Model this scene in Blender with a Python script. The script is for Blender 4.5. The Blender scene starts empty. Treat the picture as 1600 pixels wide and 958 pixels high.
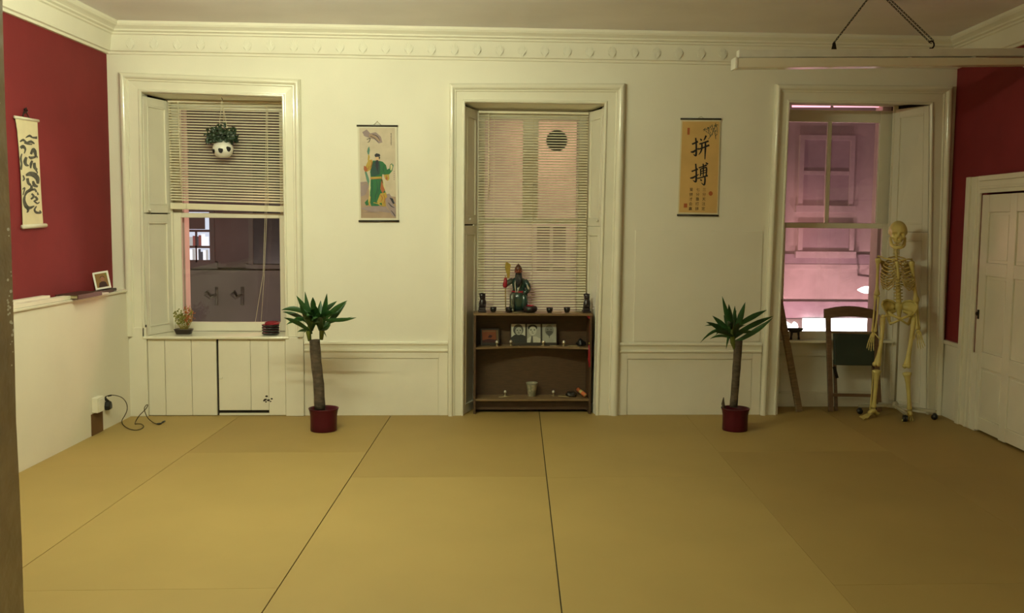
import bpy, bmesh, math, random
from mathutils import Vector, Matrix
random.seed(7)
S = bpy.context.scene
COL = S.collection

# ---------------------------------------------------------------- camera
FPX, PITCH, ROLL, YAW, CAMD, CAMH = 1500.4, .0884, .00865, .05304, 7.745, 1.58
_cy, _sy = math.cos(YAW), math.sin(YAW)
FW = Vector((_sy*math.cos(PITCH), _cy*math.cos(PITCH), -math.sin(PITCH)))
_r0 = Vector((_cy, -_sy, 0)); _d0 = FW.cross(_r0)
RT = _r0*math.cos(ROLL) - _d0*math.sin(ROLL)
DN = _d0*math.cos(ROLL) + _r0*math.sin(ROLL)
CAMPOS = Vector((0, -CAMD, CAMH))
cam = bpy.data.cameras.new('camera'); cam.sensor_width = 36; cam.lens = FPX/1600*36
cam.clip_start = .05; cam.clip_end = 200
camo = bpy.data.objects.new('camera', cam); COL.objects.link(camo)
m = Matrix((RT, -DN, -FW)).transposed().to_4x4(); m.translation = CAMPOS
camo.matrix_world = m
S.camera = camo

# ---------------------------------------------------------------- world, exposure
S.view_settings.view_transform = 'Standard'; S.view_settings.look = 'None'
S.view_settings.exposure = 0.0; S.view_settings.gamma = 1; S.view_settings.use_curve_mapping = False
W = bpy.data.worlds.new('night_sky'); S.world = W; W.use_nodes = True
W.node_tree.nodes['Background'].inputs[0].default_value = (.10, .055, .06, 1)
W.node_tree.nodes['Background'].inputs[1].default_value = .25
S.cycles.max_bounces = 8; S.cycles.diffuse_bounces = 5; S.cycles.transparent_max_bounces = 12
S.cycles.caustics_reflective = False; S.cycles.caustics_refractive = False
S.cycles.use_denoising = True
S.cycles.sample_clamp_indirect = 6

# lamps: strengths and colours of the room tubes and of the street lights and added jamb lights
TUBE_COL = (.95, 1, .66); TUBE_NEAR = 19.5; TUBE_HALL = 10.0
def point(name, loc, col, watts, rad=.1):
    l = bpy.data.lights.new(name, 'POINT'); l.color = col; l.energy = watts; l.shadow_soft_size = rad
    o = bpy.data.objects.new(name, l); o.location = loc; COL.objects.link(o); return o
PINK = (1, .50, .55)
point('unseen_outdoor_light', (9.0, 11.5, -1.0), PINK, 250, .15)
point('unseen_outdoor_light', (7.0, 11.5, -1.0), PINK, 250, .15)
point('unseen_outdoor_light', (2.2, 11.2, 3.2), (1, .58, .33), 190, .15)
point('unseen_outdoor_light', (.9, 10.4, 1.6), (1, .52, .34), 50, .15)
point('unseen_outdoor_light', (-4.4, 8.0, -.6), (1, .80, .70), 520, .15)
point('unseen_outdoor_light', (-1.42, 1.0, 1.25), (1, .48, .34), 55, .08)  # unseen light added to brighten the left window's outer jamb
point('unseen_outdoor_light', (2.72, 1.0, 1.45), (1, .48, .38), 16, .08)  # added close outside the right window to brighten its stone jamb

# ---------------------------------------------------------------- picture ray to real plane
def ray(px, py):
    return FW + RT*((px-800)/FPX) + DN*((py-479)/FPX)
def at(px, py, y=0.0):
    d = ray(px, py); return CAMPOS + d*((y+CAMD)/d.y)
def atx(px, py, x0, w):            # on the upright plane x = x0 + w*y
    d = ray(px, py); return CAMPOS + d*((x0 - w*CAMD)/(d.x - w*d.y))
def atz(px, py, z=0.0):
    d = ray(px, py); return CAMPOS + d*((z-CAMH)/d.z)

# ---------------------------------------------------------------- materials
def lin(c):
    return tuple(((v/255)/12.92 if v/255 <= .04045 else ((v/255+.055)/1.055)**2.4) for v in c)
def mat(name, col, rough=.6, var=.06, vscale=6., bump=0., bscale=60., metal=0., coat=0., spec=.5, stretch=None, col2=None, lo=.35, hi=.65):
    mt = bpy.data.materials.new(name); mt.use_nodes = True
    nt = mt.node_tree; b = nt.nodes['Principled BSDF']
    b.inputs['Roughness'].default_value = rough; b.inputs['Metallic'].default_value = metal
    b.inputs['Coat Weight'].default_value = coat; b.inputs['Specular IOR Level'].default_value = spec
    tc = nt.nodes.new('ShaderNodeTexCoord'); mp = nt.nodes.new('ShaderNodeMapping')
    nt.links.new(tc.outputs['Object'], mp.inputs['Vector'])
    if stretch: mp.inputs['Scale'].default_value = stretch
    n = nt.nodes.new('ShaderNodeTexNoise'); n.inputs['Scale'].default_value = vscale; n.inputs['Detail'].default_value = 6
    nt.links.new(mp.outputs[0], n.inputs['Vector'])
    r = nt.nodes.new('ShaderNodeValToRGB')
    c2 = col2 or tuple(v*(1-var*2) for v in col)
    r.color_ramp.elements[0].position = lo; r.color_ramp.elements[1].position = hi
    r.color_ramp.elements[0].color = (*c2, 1); r.color_ramp.elements[1].color = (*col, 1)
    nt.links.new(n.outputs['Fac'], r.inputs[0]); nt.links.new(r.outputs[0], b.inputs['Base Color'])
    if bump:
        n2 = nt.nodes.new('ShaderNodeTexNoise'); n2.inputs['Scale'].default_value = bscale; n2.inputs['Detail'].default_value = 3
        nt.links.new(mp.outputs[0], n2.inputs['Vector'])
        bp = nt.nodes.new('ShaderNodeBump'); bp.inputs['Strength'].default_value = bump; bp.inputs['Distance'].default_value = .01
        nt.links.new(n2.outputs['Fac'], bp.inputs['Height']); nt.links.new(bp.outputs[0], b.inputs['Normal'])
    return mt
def emit(name, col, s):
    mt = bpy.data.materials.new(name); mt.use_nodes = True; nt = mt.node_tree; nt.nodes.clear()
    e = nt.nodes.new('ShaderNodeEmission'); e.inputs[0].default_value = (*col, 1); e.inputs[1].default_value = s
    o = nt.nodes.new('ShaderNodeOutputMaterial'); nt.links.new(e.outputs[0], o.inputs[0]); return mt
def glassm(name, dirt=.0, dcol=(.5, .45, .4)):
    mt = bpy.data.materials.new(name); mt.use_nodes = True; nt = mt.node_tree; nt.nodes.clear()
    N = nt.nodes.new; L = nt.links.new
    t = N('ShaderNodeBsdfTransparent'); t.inputs[0].default_value = (.95, .95, .95, 1)
    g = N('ShaderNodeBsdfGlossy'); g.inputs['Roughness'].default_value = .02
    fr = N('ShaderNodeFresnel'); fr.inputs[0].default_value = 1.5
    mx = N('ShaderNodeMixShader'); L(fr.outputs[0], mx.inputs[0]); L(t.outputs[0], mx.inputs[1]); L(g.outputs[0], mx.inputs[2])
    out = N('ShaderNodeOutputMaterial')
    if dirt:
        d = N('ShaderNodeBsdfTranslucent'); d.inputs[0].default_value = (*dcol, 1)
        tc = N('ShaderNodeTexCoord'); n = N('ShaderNodeTexNoise'); n.inputs['Scale'].default_value = 3.5; n.inputs['Detail'].default_value = 8
        L(tc.outputs['Object'], n.inputs['Vector'])
        mr = N('ShaderNodeMapRange'); mr.inputs[1].default_value = .3; mr.inputs[2].default_value = .75
        mr.inputs[3].default_value = dirt*.5; mr.inputs[4].default_value = dirt*1.5
        L(n.outputs['Fac'], mr.inputs[0]); m2 = N('ShaderNodeMixShader'); L(mr.outputs[0], m2.inputs[0])
        L(mx.outputs[0], m2.inputs[1]); L(d.outputs[0], m2.inputs[2]); L(m2.outputs[0], out.inputs[0])
    else:
        L(mx.outputs[0], out.inputs[0])
    return mt
M = {}
M['wall'] = mat('cream_wall_paint', (.80, .765, .65), .75, .025, 2.0, .06, 90)
M['wood'] = mat('cream_gloss_paint', (.80, .77, .64), .15, .03, 3.0, .02, 25, spec=.6)
M['woodsat'] = mat('cream_satin_paint', (.79, .75, .63), .42, .03, 3.0, .05, 30)
M['ceil'] = mat('ceiling_paint', (.87, .83, .86), .85, .04, 1.5, .08, 40)
M['red'] = mat('red_wall_paint', (.21, .019, .024), .75, .06, 3.0, .05, 80, spec=.3)
M['board'] = mat('hardboard', (.38, .265, .088), .62, .035, 1.6, .05, 260, spec=.3)
M['board2'] = mat('hardboard_darker', (.345, .235, .076), .62, .035, 1.6, .05, 260, spec=.3)
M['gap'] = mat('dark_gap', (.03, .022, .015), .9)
M['oldjamb'] = mat('worn_brown_gloss_paint', (.33, .245, .145), .28, .12, 9, .35, 22)
M['blind'] = mat('cream_blind_slat', (.78, .72, .55), .38, .02, 5)
M['cord'] = mat('cream_cord', (.75, .68, .5), .8)
M['oak'] = mat('brown_chipboard', (.085, .045, .020), .5, .12, 14, .04, 60, stretch=(1, 1, 6))
M['oakedge'] = mat('pale_shelf_edge', (.20, .125, .055), .5, .1, 12)
M['pot'] = mat('dark_red_glaze', (.070, .005, .011), .35, .05, 5, spec=.25)
M['soil'] = mat('potting_soil', (.035, .022, .015), .95, .3, 40, .8, 80)
M['bark'] = mat('grey_brown_bark', (.105, .075, .047), .85, .25, 18, .5, 40, stretch=(1, 1, 2.5))
M['leaf'] = mat('dark_green_leaf', (.028, .10, .022), .4, .25, 9)
M['leaf2'] = mat('yellow_green_leaf', (.14, .19, .03), .5, .2, 9)
M['ivy'] = mat('ivy_leaf', (.02, .045, .018), .45, .25, 20)
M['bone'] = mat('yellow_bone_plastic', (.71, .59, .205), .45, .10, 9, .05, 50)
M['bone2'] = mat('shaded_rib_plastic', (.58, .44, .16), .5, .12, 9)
M['black'] = mat('black_plastic', (.012, .011, .011), .4)
M['lacquer'] = mat('black_lacquer', (.010, .009, .009), .2, coat=.3)
M['redlac'] = mat('red_lacquer', (.30, .012, .025), .3)
M['purplish'] = mat('dark_carved_resin', (.022, .012, .014), .35, .2, 30)
M['steel'] = mat('dark_iron', (.035, .030, .025), .45, .2, 30, metal=.7)
M['chrome'] = mat('dull_silver', (.80, .76, .66), .28, metal=.6)
M['brass'] = mat('old_brass', (.36, .29, .16), .35, metal=.7)
M['gold'] = mat('gold_paint', (.42, .30, .05), .35, .15, 30, metal=.3)
M['white'] = mat('white_enamel', (.80, .78, .70), .3)
M['acrylic'] = mat('cream_acrylic', (.78, .72, .58), .12, .02, 4)
M['chairwood'] = mat('brown_varnished_beech', (.17, .095, .05), .35, .15, 12, stretch=(1, 1, 5))
M['plank'] = mat('bare_brown_timber', (.29, .195, .10), .6, .2, 12, stretch=(1, 1, 8))
M['greenpad'] = mat('dark_green_vinyl', (.024, .040, .028), .42, .08, 8)
M['paper'] = mat('scroll_paper', (.72, .64, .42), .8, .04, 10)
M['paper2'] = mat('pale_scroll_mount', (.66, .62, .50), .8, .03, 10)
M['tan'] = mat('tan_scroll_ground', (.66, .42, .15), .8, .06, 5)
M['ink'] = mat('black_ink', (.012, .010, .010), .7)
M['greyink'] = mat('grey_ink', (.10, .10, .08), .8, .25, 30)
M['greygreen'] = mat('grey_green_ink', (.13, .15, .10), .8, .25, 30)
M['seal'] = mat('red_seal_ink', (.45, .12, .04), .8)
M['stone'] = mat('sandstone', (.50, .46, .42), .9, .14, 1.2, .25, 7)
M['stone2'] = mat('brown_stone', (.15, .118, .105), .9, .15, 1.0, .2, 7)
M['stone2b'] = mat('rusty_bracket', (.075, .06, .052), .8)
M['stone3'] = mat('dark_grey_render', (.15, .13, .115), .9, .12, 1.0)
M['frame'] = mat('street_window_paint', (.50, .46, .44), .8)
M['standpaint'] = mat('dulled_white_enamel', (.42, .38, .27), .4)
M['darkpane'] = mat('dark_street_pane', (.05, .045, .05), .25)
M['fascia'] = mat('slate_fascia', (.33, .29, .31), .8, .12, 2)
M['glass'] = glassm('window_glass')
M['glass3'] = glassm('dusty_window_glass', .15, (.62, .50, .54))
M['photo'] = mat('grey_photo', (.42, .40, .34), .4, .08, 12)
def plain(name, rgb, rough=.75): 
    return mat(name, lin(rgb), rough, .06, 14)

# ---------------------------------------------------------------- mesh builder
class MB:
    def __init__(s): s.v = []; s.f = []; s.m = []; s.sm = []
    def add(s, vs, fs, mi=0, smooth=False):
        k = len(s.v); s.v += [tuple(v) for v in vs]
        for f in fs: s.f.append(tuple(i+k for i in f)); s.m.append(mi); s.sm.append(smooth)
        return s
    def box(s, a, b, mi=0):
        x0, x1 = sorted((a[0], b[0])); y0, y1 = sorted((a[1], b[1])); z0, z1 = sorted((a[2], b[2]))
        v = [(x0,y0,z0),(x1,y0,z0),(x1,y1,z0),(x0,y1,z0),(x0,y0,z1),(x1,y0,z1),(x1,y1,z1),(x0,y1,z1)]
        return s.add(v, [(0,3,2,1),(4,5,6,7),(0,1,5,4),(1,2,6,5),(2,3,7,6),(3,0,4,7)], mi)
    def obox(s, c, ax, ay, az, mi=0):      # centre and three half-axis vectors
        c, ax, ay, az = map(Vector, (c, ax, ay, az))
        v = [c+ax*i+ay*j+az*k for k in (-1,1) for i, j in ((-1,-1),(1,-1),(1,1),(-1,1))]
        fs = [(0,3,2,1),(4,5,6,7),(0,1,5,4),(1,2,6,5),(2,3,7,6),(3,0,4,7)]
        if ax.cross(ay).dot(az) < 0: fs = [f[::-1] for f in fs]
        return s.add(v, fs, mi)
    def beam(s, p, q, w, t, up=(0,0,1), mi=0):   # rectangular bar from p to q
        p, q, up = Vector(p), Vector(q), Vector(up); d = (q-p); L = d.length; d.normalize()
        sd = d.cross(up).normalized(); u = sd.cross(d).normalized()
        return s.obox((p+q)/2, d*L/2, sd*w/2, u*t/2, mi)
    def prism(s, pts, d, mi=0):            # polygon (3D points) extruded by vector d
        d = Vector(d); n = len(pts); p = [Vector(q) for q in pts]; v = p + [q+d for q in p]
        fs = [tuple(range(n-1,-1,-1)), tuple(range(n, 2*n))] + [(i, (i+1)%n, (i+1)%n+n, i+n) for i in range(n)]
        nn = sum(((p[i]-p[0]).cross(p[(i+1)%n]-p[0]) for i in range(n)), Vector())
        if nn.dot(d) < 0: fs = [f[::-1] for f in fs]
        return s.add(v, fs, mi)
    def tube(s, path, r, n=8, mi=0, cap=True, flat=1.0, smooth=True, up=None):
        P = [Vector(p) for p in path]; k = len(P)
        R = list(r) if hasattr(r, '__len__') else [r]*k
        T = [(P[min(i+1,k-1)]-P[max(i-1,0)]).normalized() for i in range(k)]
        a = Vector(up) if up else (Vector((0,0,1)) if abs(T[0].z) < .9 else Vector((1,0,0)))
        vs = []
        for i in range(k):
            a = (a - T[i]*a.dot(T[i])); a = a.normalized() if a.length > 1e-6 else T[i].orthogonal().normalized()
            b = T[i].cross(a)
            for j in range(n):
                t = 2*math.pi*j/n; vs.append(P[i] + a*(math.cos(t)*R[i]*flat) + b*(math.sin(t)*R[i]))
        fs = [(i*n+j, i*n+(j+1)%n, (i+1)*n+(j+1)%n, (i+1)*n+j) for i in range(k-1) for j in range(n)]
        if cap: fs += [tuple(range(n-1,-1,-1)), tuple(range((k-1)*n, k*n))]
        return s.add(vs, fs, mi, smooth)
    def lathe(s, prof, c, n=24, mi=0, sx=1., sy=1., smooth=True, closed=True):   # prof: (r,z)
        c = Vector(c); vs = []
        for r, z in prof:
            for j in range(n):
                t = 2*math.pi*j/n; vs.append(c + Vector((r*math.cos(t)*sx, r*math.sin(t)*sy, z)))
        k = len(prof)
        fs = [(i*n+j, i*n+(j+1)%n, (i+1)*n+(j+1)%n, (i+1)*n+j) for i in range(k-1) for j in range(n)]
        if closed: fs += [tuple(range(n-1,-1,-1)), tuple(range((k-1)*n, k*n))]
        return s.add(vs, fs, mi, smooth)
    def ball(s, c, r, n=12, k=8, mi=0, rot=None):
        c = Vector(c); rx, ry, rz = r if hasattr(r, '__len__') else (r,)*3; vs = []
        for i in range(1, k):
            a = math.pi*i/k
            for j in range(n):
                t = 2*math.pi*j/n; p = Vector((rx*math.sin(a)*math.cos(t), ry*math.sin(a)*math.sin(t), rz*math.cos(a)))
                vs.append(c + (rot @ p if rot else p))
        e = Vector((0,0,rz)); e = rot @ e if rot else e
        vs += [c+e, c-e]; T, B = len(vs)-2, len(vs)-1
        fs = [(i*n+j, (i+1)*n+j, (i+1)*n+(j+1)%n, i*n+(j+1)%n) for i in range(k-2) for j in range(n)]
        fs += [(T, j, (j+1)%n) for j in range(n)] + [(B, (k-2)*n+(j+1)%n, (k-2)*n+j) for j in range(n)]
        return s.add(vs, fs, mi, True)
    def loft(s, rings, mi=0, smooth=True, cap=True):
        n = len(rings[0]); k = len(rings); vs = [v for r in rings for v in r]
        fs = [(i*n+j, i*n+(j+1)%n, (i+1)*n+(j+1)%n, (i+1)*n+j) for i in range(k-1) for j in range(n)]
        if cap: fs += [tuple(range(n-1,-1,-1)), tuple(range((k-1)*n, k*n))]
        return s.add(vs, fs, mi, smooth)
    def poly(s, pts, mi=0): return s.add(pts, [tuple(range(len(pts)))], mi)

WL = {}            # world location of each object made here
def link(o, parent):
    COL.objects.link(o)
    if parent: o.parent = parent
def thing(name, label, cat, loc=(0,0,0), group=None):
    o = bpy.data.objects.new(name, None); o.empty_display_size = .05; o.location = loc; link(o, None)
    o['label'] = label; o['category'] = cat
    if group: o['group'] = group
    WL[o.name] = Vector(loc); return o
def tag(o, label, cat, group=None):
    o['label'] = label; o['category'] = cat
    if group: o['group'] = group
    return o
def obj(name, mb, mats, parent=None, bevel=0, label=None, stuff=False, seg=2, kind=None, fixn=False):
    if not isinstance(mats, (list, tuple)): mats = [mats]
    lo = [min(v[i] for v in mb.v) for i in range(3)]; hi = [max(v[i] for v in mb.v) for i in range(3)]
    c = Vector([(lo[i]+hi[i])/2 for i in range(3)])
    if parent is None: c.z = lo[2]
    me = bpy.data.meshes.new(name)
    me.from_pydata([Vector(v)-c for v in mb.v], [], mb.f)
    for mm in mats: me.materials.append(mm)
    me.polygons.foreach_set('material_index', mb.m); me.polygons.foreach_set('use_smooth', mb.sm)
    if fixn:
        bm = bmesh.new(); bm.from_mesh(me); bmesh.ops.recalc_face_normals(bm, faces=bm.faces); bm.to_mesh(me); bm.free()
    me.update()
    o = bpy.data.objects.new(name, me)
    o.location = c - (WL[parent.name] if parent else Vector()); link(o, parent); WL[o.name] = c
    if bevel:
        b = o.modifiers.new('bevel', 'BEVEL'); b.width = bevel; b.segments = seg; b.limit_method = 'ANGLE'; b.angle_limit = .7
    if label: o['label'] = label
    if stuff: o['kind'] = 'stuff'
    if kind: o['kind'] = kind
    return o
def struct(name, mb, mats, parent=None, label=None, bevel=0, **k):
    o = obj(name, mb, mats, parent, bevel=bevel, label=label, **k); o['kind'] = 'structure'; return o
def twin(o, loc, parent, rot=None, scale=None):     # another piece that shares the mesh
    c = o.copy(); c.location = Vector(loc) - WL[parent.name]; COL.objects.link(c); c.parent = parent; WL[c.name] = Vector(loc)
    if rot is not None: c.rotation_euler = rot
    if scale is not None: c.scale = scale
    return c
def copy_thing(root, loc, label, rotz=0):
    r = root.copy(); r.location = loc; r.rotation_euler.z = rotz; r['label'] = label; COL.objects.link(r); WL[r.name] = Vector(loc)
    for ch in list(root.children):
        c = ch.copy(); COL.objects.link(c); c.parent = r
        for g in list(ch.children):
            d = g.copy(); COL.objects.link(d); d.parent = c
    return r
def sempty(name, loc, label):
    o = bpy.data.objects.new(name, None); o.empty_display_size = .1; o.location = loc; link(o, None); WL[o.name] = Vector(loc)
    o['kind'] = 'structure'; o['label'] = label; return o
# ================================================================ ROOM SHELL
LW, LWS = -2.633, .0583            # face of the boxed lower left wall: x = LW + LWS*y
UW = -2.755                        # red upper left wall
RW, RWS = 4.02, .075               # right wall
CEIL = 3.08
YF = -9.0                          # wall behind the camera
def lx(y): return LW + LWS*y
def ux(y): return UW + LWS*y
def rx(y): return RW + RWS*y

# window data: inner casing corners, outer casing corners (px on the wall plane), lining ends at the sash
WIN = [
 dict(n=1, il=(222,144), ir=(441,152), ol=(187,113.5), orr=(470,124.5), ibl=-2.509, ibr=-1.405, obl=-2.650, obr=-1.262, z0=.645,
      sl=-2.385, sr=-1.44, gl=-2.313, gr=-1.51, gz0=.722, gz1=1.588, mr=1.628, gt=2.47, top=2.54),
 dict(n=2, il=(727,160), ir=(944,163), ol=(702,131), orr=(976,131), ibl=.021, ibr=1.104, obl=-.104, obr=1.288, z0=0,
      sl=.132, sr=1.052, gl=.195, gr=.985, gz0=.66, gz1=1.56, mr=1.60, gt=2.43, top=2.50),
 dict(n=3, il=(1233,161), ir=(1452,164), ol=(1211,132), orr=(1487,135), ibl=2.612, ibr=3.895, obl=2.476, obr=4.010, z0=0,
      sl=2.70, sr=3.665, gl=2.765, gr=3.612, gz0=.655, gz1=1.545, mr=1.59, gt=2.42, top=2.60),
]
for w in WIN:
    for k in ('il', 'ir', 'ol', 'orr'): p = at(*w[k]); w[k] = (p.x, p.z)

# floor: a sub-floor with hardboard sheets laid on it
fb = MB(); fb.box((-3.6, YF-.1, -.2), (4.6, .62, -.008))
floor = struct('floor', fb, M['gap'], label='board floor of pale brown hardboard sheets with dark open joints')
def board(xa, xb, ya, yb, bm):
    mb = MB()
    for (x0, x1) in ((xa, xb),):
        pts = [(x0+LWS*ya, ya, -.008), (x1+LWS*ya, ya, -.008), (x1+LWS*yb, yb, -.008), (x0+LWS*yb, yb, -.008)]
        mb.prism(pts, (0, 0, .008))
    o = obj('floor_board', mb, M[bm], floor); return o
strips = [(-3.62, -1.7785, (-1.60, -4.05, -6.5)), (-1.7752, -.5695, (-1.245, -3.69, -6.13)), (-.5640, .6425, (-1.90, -4.34, -6.78)),
          (.6485, 1.8560, (-1.93, -4.37, -6.8)), (1.8575, 3.07, (-1.29, -3.73, -6.17)), (3.0715, 4.5, (-1.75, -4.2, -6.6))]
for xa, xb, ys in strips:
    yy = [.40] + list(ys) + [YF]
    for k, (a, b) in enumerate(zip(yy[:-1], yy[1:])):
        dark = (xa > 1.85 and k > 0) or (-2 < xa < -1 and k == 0) or (-.6 < xa < 0 and k == 0) or xa > 3
        board(xa, xb, b+.0008, a-.0008 if a < .3 else a, 'board2' if dark else 'board')

# ceiling
cb = MB(); cb.box((-3.6, YF-.1, CEIL), (4.6, .62, CEIL+.15))
struct('ceiling', cb, M['ceil'], label='plain off-white plaster ceiling')

# back wall with three openings
wb = MB()
edges = [-3.3, WIN[0]['il'][0], WIN[0]['ir'][0], WIN[1]['il'][0], WIN[1]['ir'][0], WIN[2]['il'][0], WIN[2]['ir'][0], 4.5]
for a, b in ((edges[0], edges[1]-.01), (edges[2]+.01, edges[3]-.01), (edges[4]+.01, edges[5]-.01), (edges[6]+.10, edges[7])):
    wb.box((a, 0, -.2), (b, .40, CEIL+.1))
for w in WIN:
    a, b = w['il'][0]-.01, w['ir'][0]+.01
    t = max(w['il'][1], w['ir'][1]) + (.005 if w['n'] < 3 else .03)
    wb.box((a, 0, t), (b + (.09 if w['n'] == 3 else 0), .40, CEIL+.1))
struct('wall_back', wb, M['wall'], label='cream painted back wall with three tall windows')
# outer stone of the same wall: jambs, lintels and sills
ob = MB(); jx = [-3.3] + sum(([w['gl']-.005, w['gr']+.005] for w in WIN), []) + [4.5]
for i in range(0, 8, 2): ob.box((jx[i], .46, -.5), (jx[i+1], .60, 3.4))
for w in WIN:
    ob.box((w['gl']-.005, .46, 2.615 if w['n'] == 3 else 2.5), (w['gr']+.005, .60, 3.4))
    ob.box((w['gl']-.005, .46, -.5), (w['gr']+.005, .66, .60))
struct('trim_1', ob, M['stone'], label='sandstone jambs and sills outside the windows')

# left wall: boxed lower part with a ledge, red upper part
mb = MB(); ya, yb = YF, .0
mb.prism([(lx(ya), ya, 0), (lx(yb), yb, 0), (-3.4, yb, 0), (-3.4+LWS*ya, ya, 0)], (0, 0, 1.0))
struct('wall_left', mb, M['wall'], label='left wall, cream boxed lower part')
mb = MB(); mb.prism([(ux(ya), ya, 1.0), (ux(yb), yb, 1.0), (-3.4, yb, 1.0), (-3.4+LWS*ya, ya, 1.0)], (0, 0, CEIL-.98))
struct('wall_left_upper', mb, M['red'], label='left wall, dark red upper part')
mb = MB(); mb.prism([(lx(ya)+.012, ya, 1.0), (lx(yb)+.012, yb-.002, 1.0), (-2.80, yb-.002, 1.0), (-2.80+LWS*ya, ya, 1.0)], (0, 0, .018))
struct('trim_2', mb, M['wood'], label='cream ledge on top of the boxed lower left wall', bevel=.004)
# right wall
zt = CEIL
dl0, dl1, dtop = -.63, -1.47, 1.845          # door opening in y and its head
mb = MB()
def rwseg(y0, y1, z0, z1, dx=0.0, mi=0):
    mb.prism([(rx(y0)+dx, y0, z0), (rx(y1)+dx, y1, z0), (4.6, y1, z0), (4.6, y0, z0)], (0, 0, z1-z0), mi)
rwseg(0.0, dl0, .60, zt); rwseg(dl0, dl1, dtop, zt); rwseg(dl1, YF, .60, zt)
struct('wall_right', mb, M['red'], label='dark red right wall')
mb = MB(); rwseg(0.0, dl0, 0, .60, -.012); rwseg(dl1, YF, 0, .60, -.012)
struct('wall_right_dado', mb, M['wall'], label='cream lower part of the right wall')
mb = MB(); rwseg(0.0, -.33, .60, .635, -.028)
struct('trim_4', mb, M['wood'], label='cream dado cap on the right wall', bevel=.006)
# wall behind the camera and the old jamb the picture is taken past
mb = MB(); mb.box((-3.6, YF-.15, -.1), (4.6, YF, CEIL)); struct('wall_front', mb, M['wall'], label='wall behind the viewer')
mb = MB()
jp = []
for k in range(25):
    z = k*CEIL/24; jp.append((-.925 + .0015*math.sin(k*1.7) - (.003 if 8 <= k <= 9 else 0) - .001*(k % 3 == 0), z))
for (x0, z0), (x1, z1) in zip(jp[:-1], jp[1:]):
    mb.add([(-3.4,-5.9,z0),(x0-.014,-5.9,z0),(x0,-5.885,z0),(x0,-5.715,z0),(x0-.014,-5.7,z0),(-3.4,-5.7,z0),
            (-3.4,-5.9,z1),(x1-.014,-5.9,z1),(x1,-5.885,z1),(x1,-5.715,z1),(x1-.014,-5.7,z1),(-3.4,-5.7,z1)],
           [(i, i+1, i+7, i+6) for i in range(5)], 0, False)
jamb = struct('trim_3', mb, M['oldjamb'], label='worn brown painted door jamb at the left edge of the view')
random.seed(12); mb = MB()
for k in range(26):
    zc_ = random.choice((random.uniform(1.27,1.47), random.uniform(1.27,1.47), random.uniform(1.27,1.47), random.uniform(1.2,2.0))); r = random.uniform(.0010,.0030)
    kz = zc_/(CEIL/24); k0 = int(kz); x_ = jp[k0][0]+(jp[k0+1][0]-jp[k0][0])*(kz-k0)+.0008; yc_ = random.uniform(-5.742, -5.716)
    mb.poly([(x_, yc_+r*math.cos(t)*2.2, zc_+r*1.3*math.sin(t)) for t in [j*math.pi/3 for j in range(6)]])
obj('paint_chips', mb, M['white'], jamb, stuff=True, label='pale chips in the brown paint')
mb = MB(); mb.box((3.75, -5.9, 0), (4.6, -5.7, CEIL)); mb.box((-1.0, -5.9, 2.35), (4.6, -5.7, CEIL))
struct('wall_divider', mb, M['wall'], label='partition wall and head of the wide doorway')

# ---------------------------------------------------------------- cornice with leaf relief
prof = [(0, 2.845), (.022, 2.845), (.026, 2.862), (.040, 2.868), (.058, 2.985), (.070, 2.992), (.070, 3.004), (.088, 3.012),
        (.088, 3.024), (.100, 3.034), (.118, 3.046), (.126, 3.060), (.126, CEIL), (0, CEIL)]
def sweep(mb, path, prof, mi=0):     # path: list of (point xy, inward dir xy)
    rings = [[(p[0]+d[0]*u, p[1]+d[1]*u, z) for u, z in prof] for p, d in path]
    n = len(prof)
    for a, b in zip(rings[:-1], rings[1:]):
        mb.add(a+b, [(i, (i+1) % n, n+(i+1) % n, n+i) for i in range(n)], mi, False)
mb = MB()
sweep(mb, [((ux(YF), YF), (1, 0)), ((ux(0), 0), (1.05, -1)), ((rx(0), 0), (-1.07, -1)), ((rx(YF), YF), (-1, 0))], prof)
cornice = struct('trim_5', mb, M['wall'], label='cream plaster cornice with leaf relief round the room', fixn=True)
def leaf_relief():
    mb = MB(); n = 7
    for k in range(n):
        a = (k/(n-1)-.5)*1.5; L = .105*(1-.25*abs(a)); dx = math.sin(a); dz = math.cos(a)
        tip = Vector((dx*L*.62, -.012, dz*L)); base = Vector((0, -.006, 0)); s = Vector((dz, 0, -dx))*.011
        md = base.lerp(tip, .55)
        mb.add([base, md-s, tip, md+s, md+Vector((0,-.013,0))], [(0,4,1),(1,4,2),(2,4,3),(3,4,0)], 0, True)
    return mb
first = None; x = ux(0)+.20; i = 0
while x < rx(0)-.15:
    loc = Vector((x, -.044, 2.872))
    if first is None:
        mb = leaf_relief(); mb.v = [tuple(Vector(v)+loc) for v in mb.v]
        first = obj('cornice_leaf', mb, M['wall'], cornice, fixn=False); off = WL[first.name]-loc
    else: twin(first, loc+off, cornice)
    x += .178; i += 1

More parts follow.
